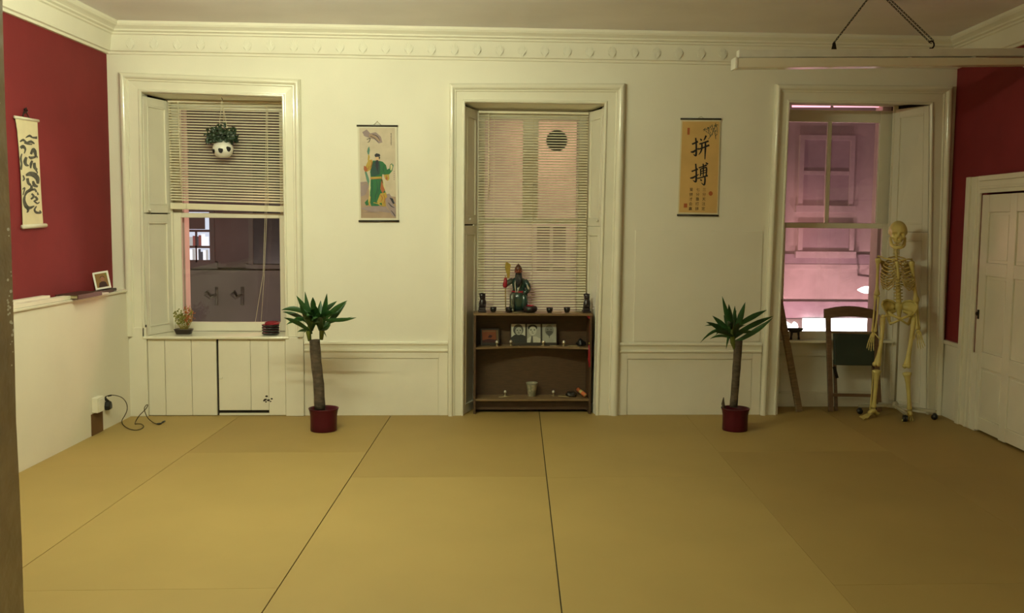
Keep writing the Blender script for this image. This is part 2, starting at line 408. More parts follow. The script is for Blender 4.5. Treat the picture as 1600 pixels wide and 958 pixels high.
# ---------------------------------------------------------------- windows
CPROF = [(0, .004), (0, .020), (.05, .028), (.11, .028), (.16, .016), (.20, .016), (.56, .020), (.60, .030), (.66, .030), (.70, .040),
         (.73, .0475), (.77, .0515), (.81, .053), (.86, .053), (.90, .051), (.94, .046), (.97, .039), (.985, .031), (1.0, .030), (1.0, 0.)]
def casing(parent, w):
    I = [(w['ibl'], w['z0']), w['il'], w['ir'], (w['ibr'], w['z0'])]
    O = [(w['obl'], w['z0']), w['ol'], w['orr'], (w['obr'], w['z0'])]
    rings = [[(i[0]+(o[0]-i[0])*t, -v, i[1]+(o[1]-i[1])*t) for t, v in CPROF] for i, o in zip(I, O)]
    for k, nm in ((0, 'casing_side'), (1, 'casing_head'), (2, 'casing_side')):
        mb = MB(); a, b = rings[k], rings[k+1]; n = len(a)
        mb.add(a+b, [(i, i+1, n+i+1, n+i) for i in range(n-1)], 0, True)
        o = obj(nm, mb, M['wood'], parent, fixn=True); es = o.modifiers.new('split', 'EDGE_SPLIT'); es.split_angle = .6
def panelled(mb, A, B, z0, z1, z0b=None, z1b=None, fr=.045, dep=.012, th=.022, out=(0,-1,0), mi=0):
    """board from plan point A to plan point B between heights, with a sunk moulded field; 'out' is the side seen"""
    A = Vector((A[0], A[1], 0)); B = Vector((B[0], B[1], 0)); d = (B-A); L = d.length; d.normalize()
    n = Vector((d.y, -d.x, 0)); 
    if n.dot(Vector(out)) < 0: n = -n
    z0b = z0 if z0b is None else z0b; z1b = z1 if z1b is None else z1b
    def P(u, t, o): 
        lo = z0+(z0b-z0)*u/L; hi = z1+(z1b-z1)*u/L
        return A + d*u + n*o + Vector((0, 0, lo+t*(hi-lo)))
    H = z1-z0; f = min(fr, L*.28)
    def quad(u0, u1, t0, t1, o0, o1):
        pts = [P(u0,t0,o0), P(u1,t0,o0), P(u1,t1,o0), P(u0,t1,o0)]
        mb.prism(pts, n*(o1-o0), mi)
    tf = f/H
    quad(0, f, 0, 1, -th, 0); quad(L-f, L, 0, 1, -th, 0); quad(f, L-f, 0, tf*1.3, -th, 0); quad(f, L-f, 1-tf*1.3, 1, -th, 0)
    quad(f, L-f, tf*1.3, 1-tf*1.3, -th, -dep)
    g = f*.45
    if L-2*f > 3*g:
        quad(f, f+g*.5, tf*1.3, 1-tf*1.3, -dep, .003); quad(L-f-g*.5, L-f, tf*1.3, 1-tf*1.3, -dep, .003)
        quad(f, L-f, tf*1.3, tf*1.3+g*.5/H, -dep, .003); quad(f, L-f, 1-tf*1.3-g*.5/H, 1-tf*1.3, -dep, .003)
def sash(parent, x0, x1, z0, z1, gx0, gx1, gz0, gz1, y, gm, name, bars=()):
    mb = MB(); t = .038
    mb.box((x0, y, z0), (gx0, y+t, z1)); mb.box((gx1, y, z0), (x1, y+t, z1))
    mb.box((gx0, y, z0), (gx1, y+t, gz0)); mb.box((gx0, y, gz1), (gx1, y+t, z1))
    o = obj(name, mb, M['woodsat'], parent, bevel=.005)
    for bx, bw in bars:
        b = MB(); b.box((bx-bw/2, y+.004, gz0), (bx+bw/2, y+t-.004, gz1)); obj('glazing_bar', b, M['woodsat'], o, bevel=.004)
    g = MB(); g.box((gx0-.004, y+.017, gz0-.004), (gx1+.004, y+.021, gz1+.004)); obj('pane', g, gm, o)
    return o
SH = .33
for w in WIN:
    n = w['n']; (ilx, ilz), (irx, irz) = w['il'], w['ir']
    win = sempty('window_%d' % n, ((ilx+irx)/2, 0, w['z0']), ['left window, sash with cream casing and blind half down', 'middle window, cream cased recess holding the bookcase', 'right window, uncurtained sash behind the skeleton'][n-1])
    casing(win, w)
    gm = M['glass3'] if n == 3 else M['glass']
    zb = w['z0']; top = w['top']
    # splayed linings with shutters
    split = {1: 1.615, 2: 1.545, 3: 1.52}[n]
    # left
    def lean(mb, xt, xb, zt_):
        mb.v = [(v[0] + (xb-xt)*(1-(v[2]-zb)/(zt_-zb))*max(1-v[1]/SH, 0), v[1], v[2]) for v in mb.v]
    for (z0, z1, nm) in ((zb+.002, split-.001, 'shutter_lower'), (split+.001, min(ilz, top)-(.010 if n < 3 else .0), 'shutter_upper')):
        gp = .008 if (nm == 'shutter_upper' and n < 3) else 0
        mb = MB(); panelled(mb, (ilx+gp*.4, .004+gp), (w['sl'], SH), z0+gp, z1, out=(1, 0, 0), fr=.05); lean(mb, ilx, w['ibl'], ilz); obj(nm, mb, M['woodsat'], win, bevel=.003)
        mb = MB(); panelled(mb, (irx, .004), (w['sr'], SH), z0, z1, out=(-1, 0, 0), fr=.05); lean(mb, irx, w['ibr'], irz); obj(nm, mb, M['woodsat'], win, bevel=.003)
    # lining behind the shutters closes the recess; its dark colour paints the gap shade
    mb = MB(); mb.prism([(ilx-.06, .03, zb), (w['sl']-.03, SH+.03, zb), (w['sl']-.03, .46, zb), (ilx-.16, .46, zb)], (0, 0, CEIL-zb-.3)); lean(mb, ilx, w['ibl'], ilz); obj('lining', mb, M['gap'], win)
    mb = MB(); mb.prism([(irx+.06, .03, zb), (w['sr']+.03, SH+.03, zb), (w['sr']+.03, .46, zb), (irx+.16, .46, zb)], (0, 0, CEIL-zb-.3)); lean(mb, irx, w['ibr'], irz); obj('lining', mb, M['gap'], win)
    # soffit
    if n < 3:
        mb = MB(); mb.prism([(ilx-.02, .002, ilz-.002), (irx+.02, .002, irz-.002), (w['sr']+.03, .46, top), (w['sl']-.03, .46, top)], (0, 0, .04)); obj('soffit', mb, M['woodsat'], win)
    else:
        mb = MB(); mb.box((ilx-.02, .002, 2.60), (irx+.06, .46, 2.64)); obj('soffit', mb, M['woodsat'], win)
    # sashes
    
    lo = sash(win, w['sl']-.02, w['sr']+.02, w['gz0']-.075, w['mr'], w['gl'], w['gr'], w['gz0'], w['gz1'], .345, gm, 'lower_sash')
    if n == 3: sash(win, w['sl']-.02, w['sr']+.02, w['mr']-.035, 2.548, w['gl']-.005, w['gr']-.045, w['mr'], 2.445, .386, gm, 'upper_sash', [(3.135, .034)])
    elif n == 2: sash(win, w['sl']-.02, w['sr']+.02, w['mr']-.035, w['top'], w['gl'], w['gr'], w['mr'], w['gt'], .386, gm, 'upper_sash', [(.578, .13)])
    else: sash(win, w['sl']-.02, w['sr']+.02, w['mr']-.035, w['top'], w['gl'], w['gr'], w['mr'], w['gt'], .386, gm, 'upper_sash')
    # parting bead that frames the sash
    mb = MB()
    mb.box((w['sl']-.03, .325, zb), (w['sl']+.012, .345, top)); mb.box((w['sr']-.012, .325, zb), (w['sr']+.03, .345, top))
    obj('stop_bead', mb, M['woodsat'], win, bevel=.003)
    # panel back under the sash
    if n > 1:
        mb = MB(); panelled(mb, (w['sl']-.05, .335), (w['sr']+.05, .335), 0, w['gz0']-.075, out=(0,-1,0), fr=.09); obj('panel_back', mb, M['woodsat'], win, bevel=.003)
        mb = MB(); mb.box((w['sl']-.03, .305, w['gz0']-.085), (w['sr']+.03, .352, w['gz0']-.062)); obj('sill_board', mb, M['wood'], win, bevel=.005)
    w['obj'] = win
# the shutter catch plates and knobs
for (px, py, n, s) in ((235, 329, 0, .012), (735, 343, 1, .010), (933, 345, 1, .012), (740, 352, 1, .007)):
    p = at(px, py, .03); mb = MB(); mb.lathe([(.001, 0), (s, .0), (s, .004), (s*.5, .008), (s*.45, .016), (s*.7, .02), (.001, .024)], (0,0,0), 10)
    mb.v = [(v[0]+p.x, p.y-v[2], v[1]+p.z) for v in mb.v]; obj('shutter_knob', mb, M['wood'], WIN[n]['obj'], fixn=True)
# fan in the middle window
fp = at(870, 220, .37); mb = MB(); R = .088
mb.lathe([(R, -.02), (R, .02), (R-.012, .02), (R-.012, -.02), (R, -.02)], (0,0,0), 32, closed=False)
for k in range(9):
    zz = -R+.02+k*(2*R-.04)/8; hw = math.sqrt(max(R*R-zz*zz, 0))-.006
    mb.obox((0, zz, 0), (hw, 0, 0), (0, .006, .006), (0, -.001, .001))
mb.lathe([(.001, .024), (R-.01, .024), (R-.01, .028), (.001, .028)], (0,0,0), 32)
mb.v = [(v[0]+fp.x, fp.y+v[2], v[1]+fp.z) for v in mb.v]
obj('vent_fan', mb, M['black'], WIN[1]['obj'], label='dark round vent fan in the upper pane', fixn=True)

# ---------------------------------------------------------------- left window: sill and boarded cupboard below
w = WIN[0]; win = w['obj']
mb = MB(); zs = .645
mb.box((-2.525, -.035, zs-.022), (-1.375, .352, zs)); obj('window_sill', mb, M['wood'], win, bevel=.008)
xs = [at(px, 585).x for px in (232, 258.5, 300, 339)]
for a, b in zip(xs[:-1], xs[1:]):
    mb = MB(); mb.box((a+.0015, -.006, .004), (b-.0015, .02, zs-.022)); obj('cupboard_board', mb, M['woodsat'], win, bevel=.003)
door = None
xd = [at(px, 585).x for px in (342, 392, 420)] + [at(446.5, 585).x]
for k, (a, b) in enumerate(zip(xd[:-1], xd[1:])):
    z0 = .045 if k < 2 else .004
    mb = MB(); mb.box((a+.001, -.008, z0), (b-.001, .015, zs-.026)); obj('cupboard_door_board' if k < 2 else 'cupboard_board', mb, M['woodsat'], win, bevel=.003)
mb = MB(); mb.box((xd[0], -.004, .004), (xd[2], .015, .020)); obj('cupboard_rail', mb, M['woodsat'], win)
mb = MB(); mb.box((xs[0]-.02, .022, 0), (xd[3]+.02, .04, zs-.02)); obj('cupboard_back', mb, M['gap'], win)
p = at(345, 591, -.012); mb = MB(); mb.obox(p, (.012, 0, .002), (0, .006, 0), (0, 0, .006)); obj('cupboard_latch', mb, M['wood'], win, bevel=.002)
# scuffed patch where an old lock was
mb = MB()
random.seed(3)
for k in range(11):
    p = at(412+random.random()*15, 619+random.random()*9, -.0088); r = .003+random.random()*.006
    mb.poly([(p.x+r*1.4*math.cos(t), p.y, p.z+r*math.sin(t)) for t in [j*math.pi/4 for j in range(8)]])
obj('chipped_paint', mb, M['gap'], win, stuff=True)
# plinth blocks each side of the cupboard
pl = [(at(199, 585).x, at(232, 585).x-.001, .715), (at(447, 585).x+.001, at(475.5, 585).x, .642)]
for a, b, h in pl:
    mb = MB(); mb.box((a, -.028, 0), (b, .02, h)); obj('casing_block', mb, M['woodsat'], win, bevel=.004)
mb = MB(); mb.box((at(200, 509).x-.004, -.012, .700), (at(229, 507).x, .02, .735)); obj('open_joint', mb, M['gap'], win, label='dark open joint under the casing')
mb = MB(); mb.box((lx(0)-.004, -.010, .0), (lx(0)+.007, -.002, .99)); struct('trim_9', mb, M['gap'], label='dark open joint in the left corner of the room')

# ---------------------------------------------------------------- panelling under the dado between the windows
def dado(name, x0, x1, zt, label):
    root = sempty(name, ((x0+x1)/2, 0, 0), label)
    mb = MB(); P = [(0,zt),(.020,zt),(.026,zt-.008),(.026,zt-.020),(.016,zt-.026),(.012,zt-.05),(.012,zt-.062),(.022,zt-.068),(.022,zt-.078),(.012,zt-.084),(0,zt-.084)]
    mb.add([(x0,-u,z) for u,z in P]+[(x1,-u,z) for u,z in P], [(i,i+1,len(P)+i+1,len(P)+i) for i in range(len(P)-1)])
    obj('dado_rail', mb, M['wood'], root, fixn=True)
    mb = MB(); a, b, t = x0+.07, x1-.07, zt-.135; f = .022
    mb.box((x0, -.010, 0), (a, 0, zt-.084)); mb.box((b, -.010, 0), (x1, 0, zt-.084)); mb.box((a, -.010, t), (b, 0, zt-.084))
    obj('panel_frame', mb, M['woodsat'], root, bevel=.002)
    mb = MB(); mb.box((a+.006, -.006, 0), (b-.006, 0, t-.006)); obj('panel', mb, M['woodsat'], root, bevel=.002)
    return root
dado('trim_6', WIN[0]['obr']+.004, WIN[1]['obl']-.004, .605, 'cream dado rail and panel left of the bookcase')
dado('trim_7', WIN[1]['obr']+.004, WIN[2]['obl']-.004, .600, 'cream dado rail and panel right of the bookcase')
mb = MB(); mb.box((WIN[1]['obr']+.12, -.008, .61), (WIN[2]['obl']-.02, 0, 1.519)); struct('trim_8', mb, M['wall'], label='flat wall board between the dado and the calligraphy scroll', bevel=.003)

# ---------------------------------------------------------------- door in the right wall
dr = sempty('door_1', (rx(dl0), (dl0+dl1)/2, 0), 'cream panelled door in the right wall')
def R3(y, z, o): return (rx(y)-o, y, z)          # o = distance out of the wall
def rpanel(mb, y0, y1, z0, z1, o0, o1):
    mb.prism([R3(y0,z0,o0), R3(y1,z0,o0), R3(y1,z1,o0), R3(y0,z1,o0)], (-(o1-o0), 0, 0))
ct = 1.955
for k, (y0, y1, z0, z1) in enumerate(((-.345, -.55, 0, ct), (dl1-.08, dl1-.29, 0, ct), (-.55, dl1-.08, 1.825, ct))):
    for a, b, o in ((0, 1, .022), (.0, .30, .042), (.62, .78, .030)):
        mb = MB() if a == 0 and b == 1 else mb
        if k < 2:
            s = 1 if k == 0 else -1
            u0, u1 = (y0, y1) if k == 0 else (y1, y0)
            rpanel(mb, u0+(u1-u0)*a, u0+(u1-u0)*b, z0, z1, 0, o)
        else: rpanel(mb, y0, y1, z1-(z1-z0)*b, z1-(z1-z0)*a, 0, o)
    obj('casing', mb, M['wood'], dr, bevel=.005, fixn=True)
leaf_o = -.030
mb = MB(); y0, y1 = -.565, dl1-.065; f = .115; cy = (y0+y1)/2
zr = [(.02, .12), (.50, .62), (1.20, 1.30), (1.68, 1.812)]
rpanel(mb, y0, y0-f, .012, 1.812, leaf_o-.02, .006); rpanel(mb, y1+f, y1, .012, 1.812, leaf_o-.02, .006); rpanel(mb, cy+.05, cy-.05, .012, 1.812, leaf_o-.02, .006)
for a, b in zr:
    rpanel(mb, y0-f, cy+.05, a, b, leaf_o-.02, .006); rpanel(mb, cy-.05, y1+f, a, b, leaf_o-.02, .006)
obj('door_frame', mb, M['woodsat'], dr, bevel=.004, fixn=True)
for a, b in zip(zr[:-1], zr[1:]):
    for u0, u1 in ((y0-f, cy+.05), (cy-.05, y1+f)):
        mb = MB(); rpanel(mb, u0, u1, a[1], b[0], -.03, -.006); rpanel(mb, u0-.022, u1+.022, a[1]+.022, b[0]-.022, -.03, -.001)
        obj('door_panel', mb, M['woodsat'], dr, bevel=.004, fixn=True)
mb = MB(); mb.ball(R3(-.60, .905, .018), (.013, .010, .016), 10, 6); mb.obox(R3(-.60, .90, .008), (.003,0,0), (0,.012,0), (0,0,.035)); obj('key_plate', mb, M['steel'], dr)
# ================================================================ LAMPS
def tube_lamp(name, c, L, strength, label, direction=(1, 0, 0), drop=.045):
    t = thing(name, label, 'lamp', c); d = Vector(direction); c = Vector(c)
    mb = MB(); mb.beam(c-d*L/2+Vector((0,0,.035)), c+d*L/2+Vector((0,0,.035)), .06, .05); obj('lamp_body', mb, M['white'], t, bevel=.006)
    mb = MB(); mb.tube([c-d*(L/2-.03)-Vector((0,0,.012)), c+d*(L/2-.03)-Vector((0,0,.012))], .014, 12)
    obj('tube', mb, emit(name+'_glow', TUBE_COL, strength), t)
    for s in (-1, 1):
        mb = MB(); mb.beam(c+d*s*(L/2-.015)+Vector((0,0,.02)), c+d*s*(L/2-.015)-Vector((0,0,.035)), .03, .04, up=d); obj('end_cap', mb, M['white'], t)
        mb = MB(); mb.tube([c+d*s*L*.3+Vector((0,0,.06)), (c+d*s*L*.3).xy.to_3d()+Vector((0,0,CEIL))], .004, 6); obj('hanger', mb, M['steel'], t)
    return t
tube_lamp('fluorescent_lamp', (-1.15, -2.8, 2.80), 1.9, TUBE_NEAR*20, 'lit fluorescent batten hanging over the left of the floor')
tube_lamp('fluorescent_lamp', (-.4, -7.2, 2.80), 1.2, TUBE_HALL*20, 'lit fluorescent batten hanging behind the viewer')

# unlit suspended lamp at the top right, hung on two chains
fy = -1.3
t = thing('pendant_lamp', 'unlit long white suspended fluorescent lamp on two spread chains at top right', 'lamp', (2.83, fy, 2.60))
a, b = at(1147, 92, fy), at(1608, 92, fy); e = at(1147, 108, fy); e2 = at(1608, 102.5, fy); u1, u2 = at(1150, 79, fy), at(1612, 76, fy); v1, v2 = at(1150, 91, fy), at(1612, 88.5, fy)
mb = MB(); y0, y1 = fy-.05, fy+.05
mb.prism([(a.x, y0, e.z), (b.x, y0, e2.z), (b.x, y0, b.z), (a.x, y0, a.z)], (0, .10, 0)); obj('diffuser', mb, M['acrylic'], t, bevel=.006, fixn=True)
mb = MB(); mb.prism([(u1.x+.01, y0+.02, v1.z), (u2.x, y0+.02, v2.z), (u2.x, y0+.02, u2.z), (u1.x+.01, y0+.02, u1.z)], (0, .06, 0)); obj('lamp_body', mb, M['white'], t, bevel=.005, fixn=True)
mb = MB(); mb.box((a.x-.006, y0-.004, e.z-.004), (a.x+.012, y1+.004, a.z+.004)); obj('end_cap', mb, M['white'], t, bevel=.004)
mb = MB(); mb.box((b.x-.012, y0-.004, e2.z-.004), (b.x+.006, y1+.004, u2.z)); obj('end_cap', mb, M['white'], t, bevel=.004)
for px in (1240, 1420, 1520):
    mb = MB(); c0 = at(px, 90, fy); mb.box((c0.x-.012, fy-.02, c0.z-.03), (c0.x+.012, fy+.02, c0.z+.03)); obj('bracket', mb, M['white'], t)
def link_ring(mb, c, d, up, L=.030, w=.014, r=.0022):
    d = Vector(d).normalized(); s = Vector(up); s = (s-d*s.dot(d)).normalized(); pts = []
    for j in range(11):
        q = 2*math.pi*j/10; pts.append(Vector(c)+d*(math.cos(q)*L/2)+s*(math.sin(q)*w/2))
    mb.tube(pts, r, 4, cap=False, smooth=True)
def chain(p, q, step=.0215, w=.014, r=.0022, L=.030):
    mb = MB(); p, q = Vector(p), Vector(q); n = int((q-p).length/step); d = (q-p).normalized(); s1 = Vector((0,1,0)); s2 = d.cross(s1)
    for k in range(n+1): link_ring(mb, p.lerp(q, k/n), d, s1*(.75 if k % 2 else -.35)+s2*(.35 if k % 2 else .75), L, w, r)
    return mb
top1 = at(1357, -3, fy); top2 = at(1383, -3, fy); h1 = at(1303, 67, fy); h2 = at(1453, 66, fy)
top1 = top1+(top1-h1)*.06; top2 = top2+(top2-h2)*.02
obj('chain', chain(h1, top1, .019, .011, .002), M['steel'], t)
mb = chain(h2, top2, .020, .011, .0019); mb2 = chain(h2+Vector((.010,-.010,.016)), top2+Vector((.016,-.010,.002)), .0205, .011, .0019)
mb.add(mb2.v, mb2.f, 0, True); obj('chain', mb, M['steel'], t, label='doubled right chain')
mb = MB(); c0 = at(1303, 78, fy); mb.prism([c0+Vector((-.018,-.004,0)), c0+Vector((.018,-.004,0)), c0+Vector((.016,-.004,.010)), c0+Vector((.007,-.004,.048)), c0+Vector((-.007,-.004,.048)), c0+Vector((-.016,-.004,.010))], (0,.008,0)); obj('hook', mb, M['steel'], t, fixn=True)
mb = MB(); c0 = at(1455, 70, fy); mb.tube([c0+Vector((.020*math.cos(q), 0, .024*math.sin(q))) for q in [2.5-.38*k for k in range(13)]], .0055, 6); obj('hook', mb, M['steel'], t)
for q in (top1, top2):
    mb = MB(); mb.tube([q+Vector((0,0,-.004)), Vector((q.x, fy, CEIL))], .003, 6); obj('ceiling_hook', mb, M['steel'], t)

# ================================================================ BLINDS
def slat_mesh(L):
    mb = MB(); w = .025; n = 5; pts = []
    for k in range(n):
        s = (k/(n-1)-.5)*w; pts.append((s, .0022*(1-(2*k/(n-1)-1)**2)))
    tl = math.radians(31); R = []
    for s, h in pts: R.append((s*math.cos(tl)+h*math.sin(tl)*-1, -s*math.sin(tl)*-1+h*math.cos(tl)))
    up = [(x, y, z+.0003) for x in (-L/2, L/2) for y, z in R]; dn = [(x, y, z-.0003) for x in (-L/2, L/2) for y, z in R]
    fs = [(i, n+i, n+i+1, i+1) for i in range(n-1)]; fd = [tuple(2*n+j for j in f[::-1]) for f in fs]
    mb.add(up+dn, fs+fd, 0, True); return mb
def blind(label, x0, x1, zt, zbot, y, rail_h, wand, cords, bot=True, tilt=0.0):
    t = thing('venetian_blind', label, 'blind', ((x0+x1)/2, y, zbot))
    mb = MB(); mb.box((x0, y-.012, zt-.020), (x1, y+.014, zt)); obj('headrail', mb, M['blind'], t, bevel=.003)
    mb = MB(); mb.box((x0+.002, y-.012, zbot), (x1-.002, y+.012, zbot+rail_h)); obj('bottom_rail', mb, M['blind'], t, bevel=.003).rotation_euler.y = tilt
    pitch = .0222; z = zt-.034; mb = slat_mesh(x1-x0-.006); c = Vector(((x0+x1)/2, y, z)); mb.v = [tuple(Vector(v)+c) for v in mb.v]
    s = obj('slat', mb, M['blind'], t); off = WL[s.name]-c; k = 1
    while z-k*pitch > zbot+rail_h+.008:
        twin(s, c+off-Vector((0, 0, k*pitch)), t, rot=(0, tilt*min(1, .3+k*.03)+random.uniform(-.0012, .0012), 0)); k += 1
    for cx in cords:
        mb = MB()
        for dy in (-.0135, .0135): mb.tube([(cx, y+dy, zt-.02), (cx, y+dy, zbot+.01)], .0013, 5)
        obj('ladder_cord', mb, M['cord'], t)
    mb = MB(); mb.tube([(wand[0], y-.024, zt-.02), (wand[0]+wand[2], y-.026, wand[1])], .0042, 6); obj('wand', mb, M['blind'], t)
    return t
b1 = blind('cream slatted blind lowered halfway in the left window', -2.378, -1.447, 2.536, 1.648, .285, .050, (at(278,160,.26).x, at(280,300,.26).z, .012), [at(290, 240, .285).x, at(418, 240, .285).x], tilt=.020)
p1_, p2_ = at(416, 165, .262), at(413, 345, .262)
mb = MB()
for dx, bx in ((0, 399), (.012, 408)):
    q = at(bx, 503, .262); m_ = at(414+dx*200, 345, .262); m2 = at(411+dx*150, 430, .262)
    mb.tube([p1_+Vector((dx,0,0)), m_, m2, q], .0018, 5)
obj('pull_cord', mb, M['cord'], b1)
b2 = blind('cream slatted blind lowered behind the bookcase in the middle window', .136, 1.048, 2.486, .80, .285, .02, (at(764,190,.26).x, at(764,311,.26).z, .0), [at(772, 240, .285).x, at(833, 240, .285).x, at(903, 240, .285).x])

# ================================================================ BOOKCASE AND WHAT STANDS ON IT
BX0, BX1, BY0, BY1 = .103, 1.072, .035, .264
bk = thing('bookcase', 'low dark brown bookcase with curved middle shelf in the middle window recess', 'bookcase', ((BX0+BX1)/2, .18, 0))
for x in (BX0, BX1-.018):
    mb = MB(); mb.box((x, BY0, 0), (x+.018, BY1, .815)); obj('side_panel', mb, [M['oak']], bk, bevel=.002)
ZT, ZM, ZB = .815, .536, .108
mb = MB(); mb.box((BX0-.004, BY0-.004, ZT), (BX1+.004, BY1, ZT+.018)); obj('top_panel', mb, M['oakedge'], bk, bevel=.002)
xa, xb = BX0+.018, BX1-.018; pts = []
for k in range(13):
    u = k/12; pts.append((xa+(xb-xa)*u, BY0+.004+.10*math.sin(math.pi*u)**1.3))
mb = MB(); mb.prism([(x, y, ZM) for x, y in pts]+[(xb, BY1-.012, ZM), (xa, BY1-.012, ZM)], (0, 0, .016)); obj('shelf', mb, M['oakedge'], bk, bevel=.0015, label='middle shelf with curved front edge')
mb = MB(); mb.box((xa, BY0+.004, ZB), (xb, BY1-.012, ZB+.016)); obj('shelf', mb, M['oakedge'], bk, bevel=.0015)
mb = MB(); mb.box((xa, BY1-.012, .02), (xb, BY1, ZT)); obj('back_panel', mb, M['oak'], bk)
mb = MB(); mb.box((xa, BY0+.07, .025), (xb, BY0+.085, ZB)); obj('plinth', mb, M['oak'], bk)
T = ZT+.018; SM = ZM+.016; SB = ZB+.016

# two dark carved guardians
def guardian(name, x, y, label, flip):
    t = thing(name, label, 'figurine', (x, y, T), 'carved guardians at the ends of the bookcase top')
    mb = MB(); mb.box((x-.033, y-.033, T), (x+.033, y+.033, T+.018)); mb.box((x-.028, y-.028, T+.018), (x+.028, y+.028, T+.040)); obj('base', mb, M['purplish'], t, bevel=.003)
    mb = MB(); z0 = T+.040; rings = []
    for z, rx_, ry_, dx in ((0,.027,.025,0),(.018,.030,.028,0),(.04,.029,.026,.002),(.058,.025,.022,.003),(.066,.020,.019,.003),(.078,.023,.023,.001),(.098,.025,.025,0),(.112,.021,.022,-.001),(.120,.012,.013,-.001)):
        rings.append([(x+flip*dx+rx_*math.cos(q)*(1+.07*math.cos(3*q)), y+ry_*math.sin(q), z0+z) for q in [2*math.pi*j/18 for j in range(18)]])
    mb.loft(rings); 
    for s in (-1, 1):
        mb.ball((x+s*.017, y-.020, z0+.016), (.010,.012,.016), 8, 6); mb.ball((x+s*.021, y-.002, z0+.110), (.006,.008,.008), 8, 6); mb.ball((x+s*.009, y-.023, z0+.096), (.005,.004,.005), 8, 6)
    mb.ball((x, y-.024, z0+.084), (.012,.010,.009), 8, 6); obj('body', mb, M['purplish'], t)
    return t
g1 = guardian('guardian_figurine', .172, .13, 'dark carved guardian figurine at the left end of the bookcase top', 1)
copy_thing(g1, (1.035, .13, T), 'dark carved guardian figurine at the right end of the bookcase top')
# four offering cups
t = thing('offering_cup', 'small black cup, leftmost on the bookcase top beside the left guardian', 'cup', (.264, .145, T), 'black offering cups on the bookcase top')
mb = MB(); mb.lathe([(.014,0),(.018,.002),(.025,.016),(.0275,.042),(.0255,.042),(.022,.016),(.014,.008),(.001,.007)], (.264,.145,T), 20); obj('cup_body', mb, M['lacquer'], t, fixn=True)
mb = MB(); mb.lathe([(.001,.030),(.0245,.030)], (.264,.145,T), 20, closed=False); obj('water', mb, M['black'], t)
cupA = t
copy_thing(cupA, (.392, .115, T), 'small black cup in front of the figurine with the golden blade')
copy_thing(cupA, (.728, .112, T), 'small black cup right of the red rimmed incense bowl')
copy_thing(cupA, (.876, .145, T), 'small black cup, rightmost on the bookcase top before the right guardian')
# incense bowl
bx, by = .567, .108
t = thing('incense_bowl', 'dark round incense bowl with red inside on the bookcase top', 'bowl', (bx, by, T))
mb = MB(); mb.lathe([(.032,0),(.040,.004),(.056,.018),(.060,.034),(.054,.050),(.044,.056),(.040,.056),(.048,.046),(.050,.034)], (bx,by,T), 28, closed=False); mb.lathe([(.001,.0),(.032,0)], (bx,by,T), 28, closed=False); obj('bowl_body', mb, M['purplish'], t, fixn=True)
mb = MB(); mb.lathe([(.001,.066),(.020,.064),(.036,.056),(.044,.048)], (bx,by,T), 24, closed=False); obj('red_filling', mb, M['redlac'], t, label='red filling', fixn=True)
mb = MB(); mb.ball((bx-.018, by-.056, T+.030), (.005,.003,.004), 8, 6); obj('jade_stud', mb, plain('jade_green', (40,170,130), .2), t)
# loose incense sticks on the top
def stick(p, q, label, m='oakedge', r=.0022):
    mb = MB(); mb.tube([p, q], r, 6); return tag(obj('incense_stick', mb, M[m], None), label, 'incense stick', 'incense sticks lying on the bookcase')
M['pale'] = mat('pale_incense', (.50, .40, .20), .8)
stick((.745,.085,T+.003), (.83,.120,T+.003), 'pale incense stick lying between the two right cups', 'pale')
stick((.895,.120,T+.003), (.975,.100,T+.003), 'pale incense stick lying before the right guardian', 'pale')
stick((.285,.105,T+.003), (.345,.092,T+.003), 'pale incense stick lying between the two left cups', 'pale')
stick((.42,.090,T+.003), (.50,.110,T+.003), 'pale incense stick lying below the seated figurine', 'pale')

# seated warrior figurine
wx, wy = .463, .190
t = thing('warrior_figurine', 'seated bearded warrior figurine in dark green robe holding a golden glaive', 'figurine', (wx, wy, T))
C_ = lambda dx, dy, z: (wx+dx, wy+dy, T+z)
def ring(cx, cy, z, rx_, ry_, n=20, wob=0.): return [C_(cx+rx_*math.cos(q)*(1+wob*math.cos(5*q)), cy+ry_*math.sin(q), z) for q in [2*math.pi*j/n for j in range(n)]]
mb = MB(); mb.lathe([(.001,0),(.098,0),(.100,.004),(.096,.014),(.001,.016)], C_(.005,0,0), 24, sx=1, sy=.68); obj('base', mb, M['soil'], t, fixn=True)
mgreen = mat('dark_green_glaze', (.018,.050,.040), .22, .2, 18, coat=.3); mgrey = mat('silver_green_armour', (.16,.17,.13), .3, .25, 60, metal=.4)
mred = mat('brick_red_skin', (.22,.055,.025), .4); mwhite = mat('robe_trim', (.42,.38,.28), .5)
mb = MB()   # one continuous seated body: skirt, waist, chest, shoulders, neck
mb.loft([ring(.010,.0,.014,.082,.060,20,.06), ring(.012,-.006,.06,.078,.062,20,.05), ring(.014,-.014,.11,.074,.066,20,.04), ring(.016,-.016,.145,.070,.064),
         ring(.016,-.004,.165,.058,.050), ring(.015,.004,.185,.050,.040), ring(.014,.004,.22,.056,.040), ring(.012,.004,.255,.062,.038), ring(.010,.004,.275,.046,.032), ring(.008,.002,.288,.022,.022), ring(.008,.0,.305,.017,.018)])
obj('robe', mb, mgreen, t)
mb = MB(); mb.tube([C_(-.040,0,.265), C_(-.068,-.012,.245), C_(-.088,-.022,.232), C_(-.098,-.030,.215)], [.020,.024,.021,.016], 10); obj('sleeve', mb, mgrey, t)
mb = MB(); mb.tube([C_(.062,.004,.262), C_(.085,-.002,.225), C_(.092,-.016,.185), C_(.070,-.040,.165), C_(.048,-.052,.160)], [.020,.024,.023,.020,.013], 10); obj('sleeve', mb, mgreen, t)
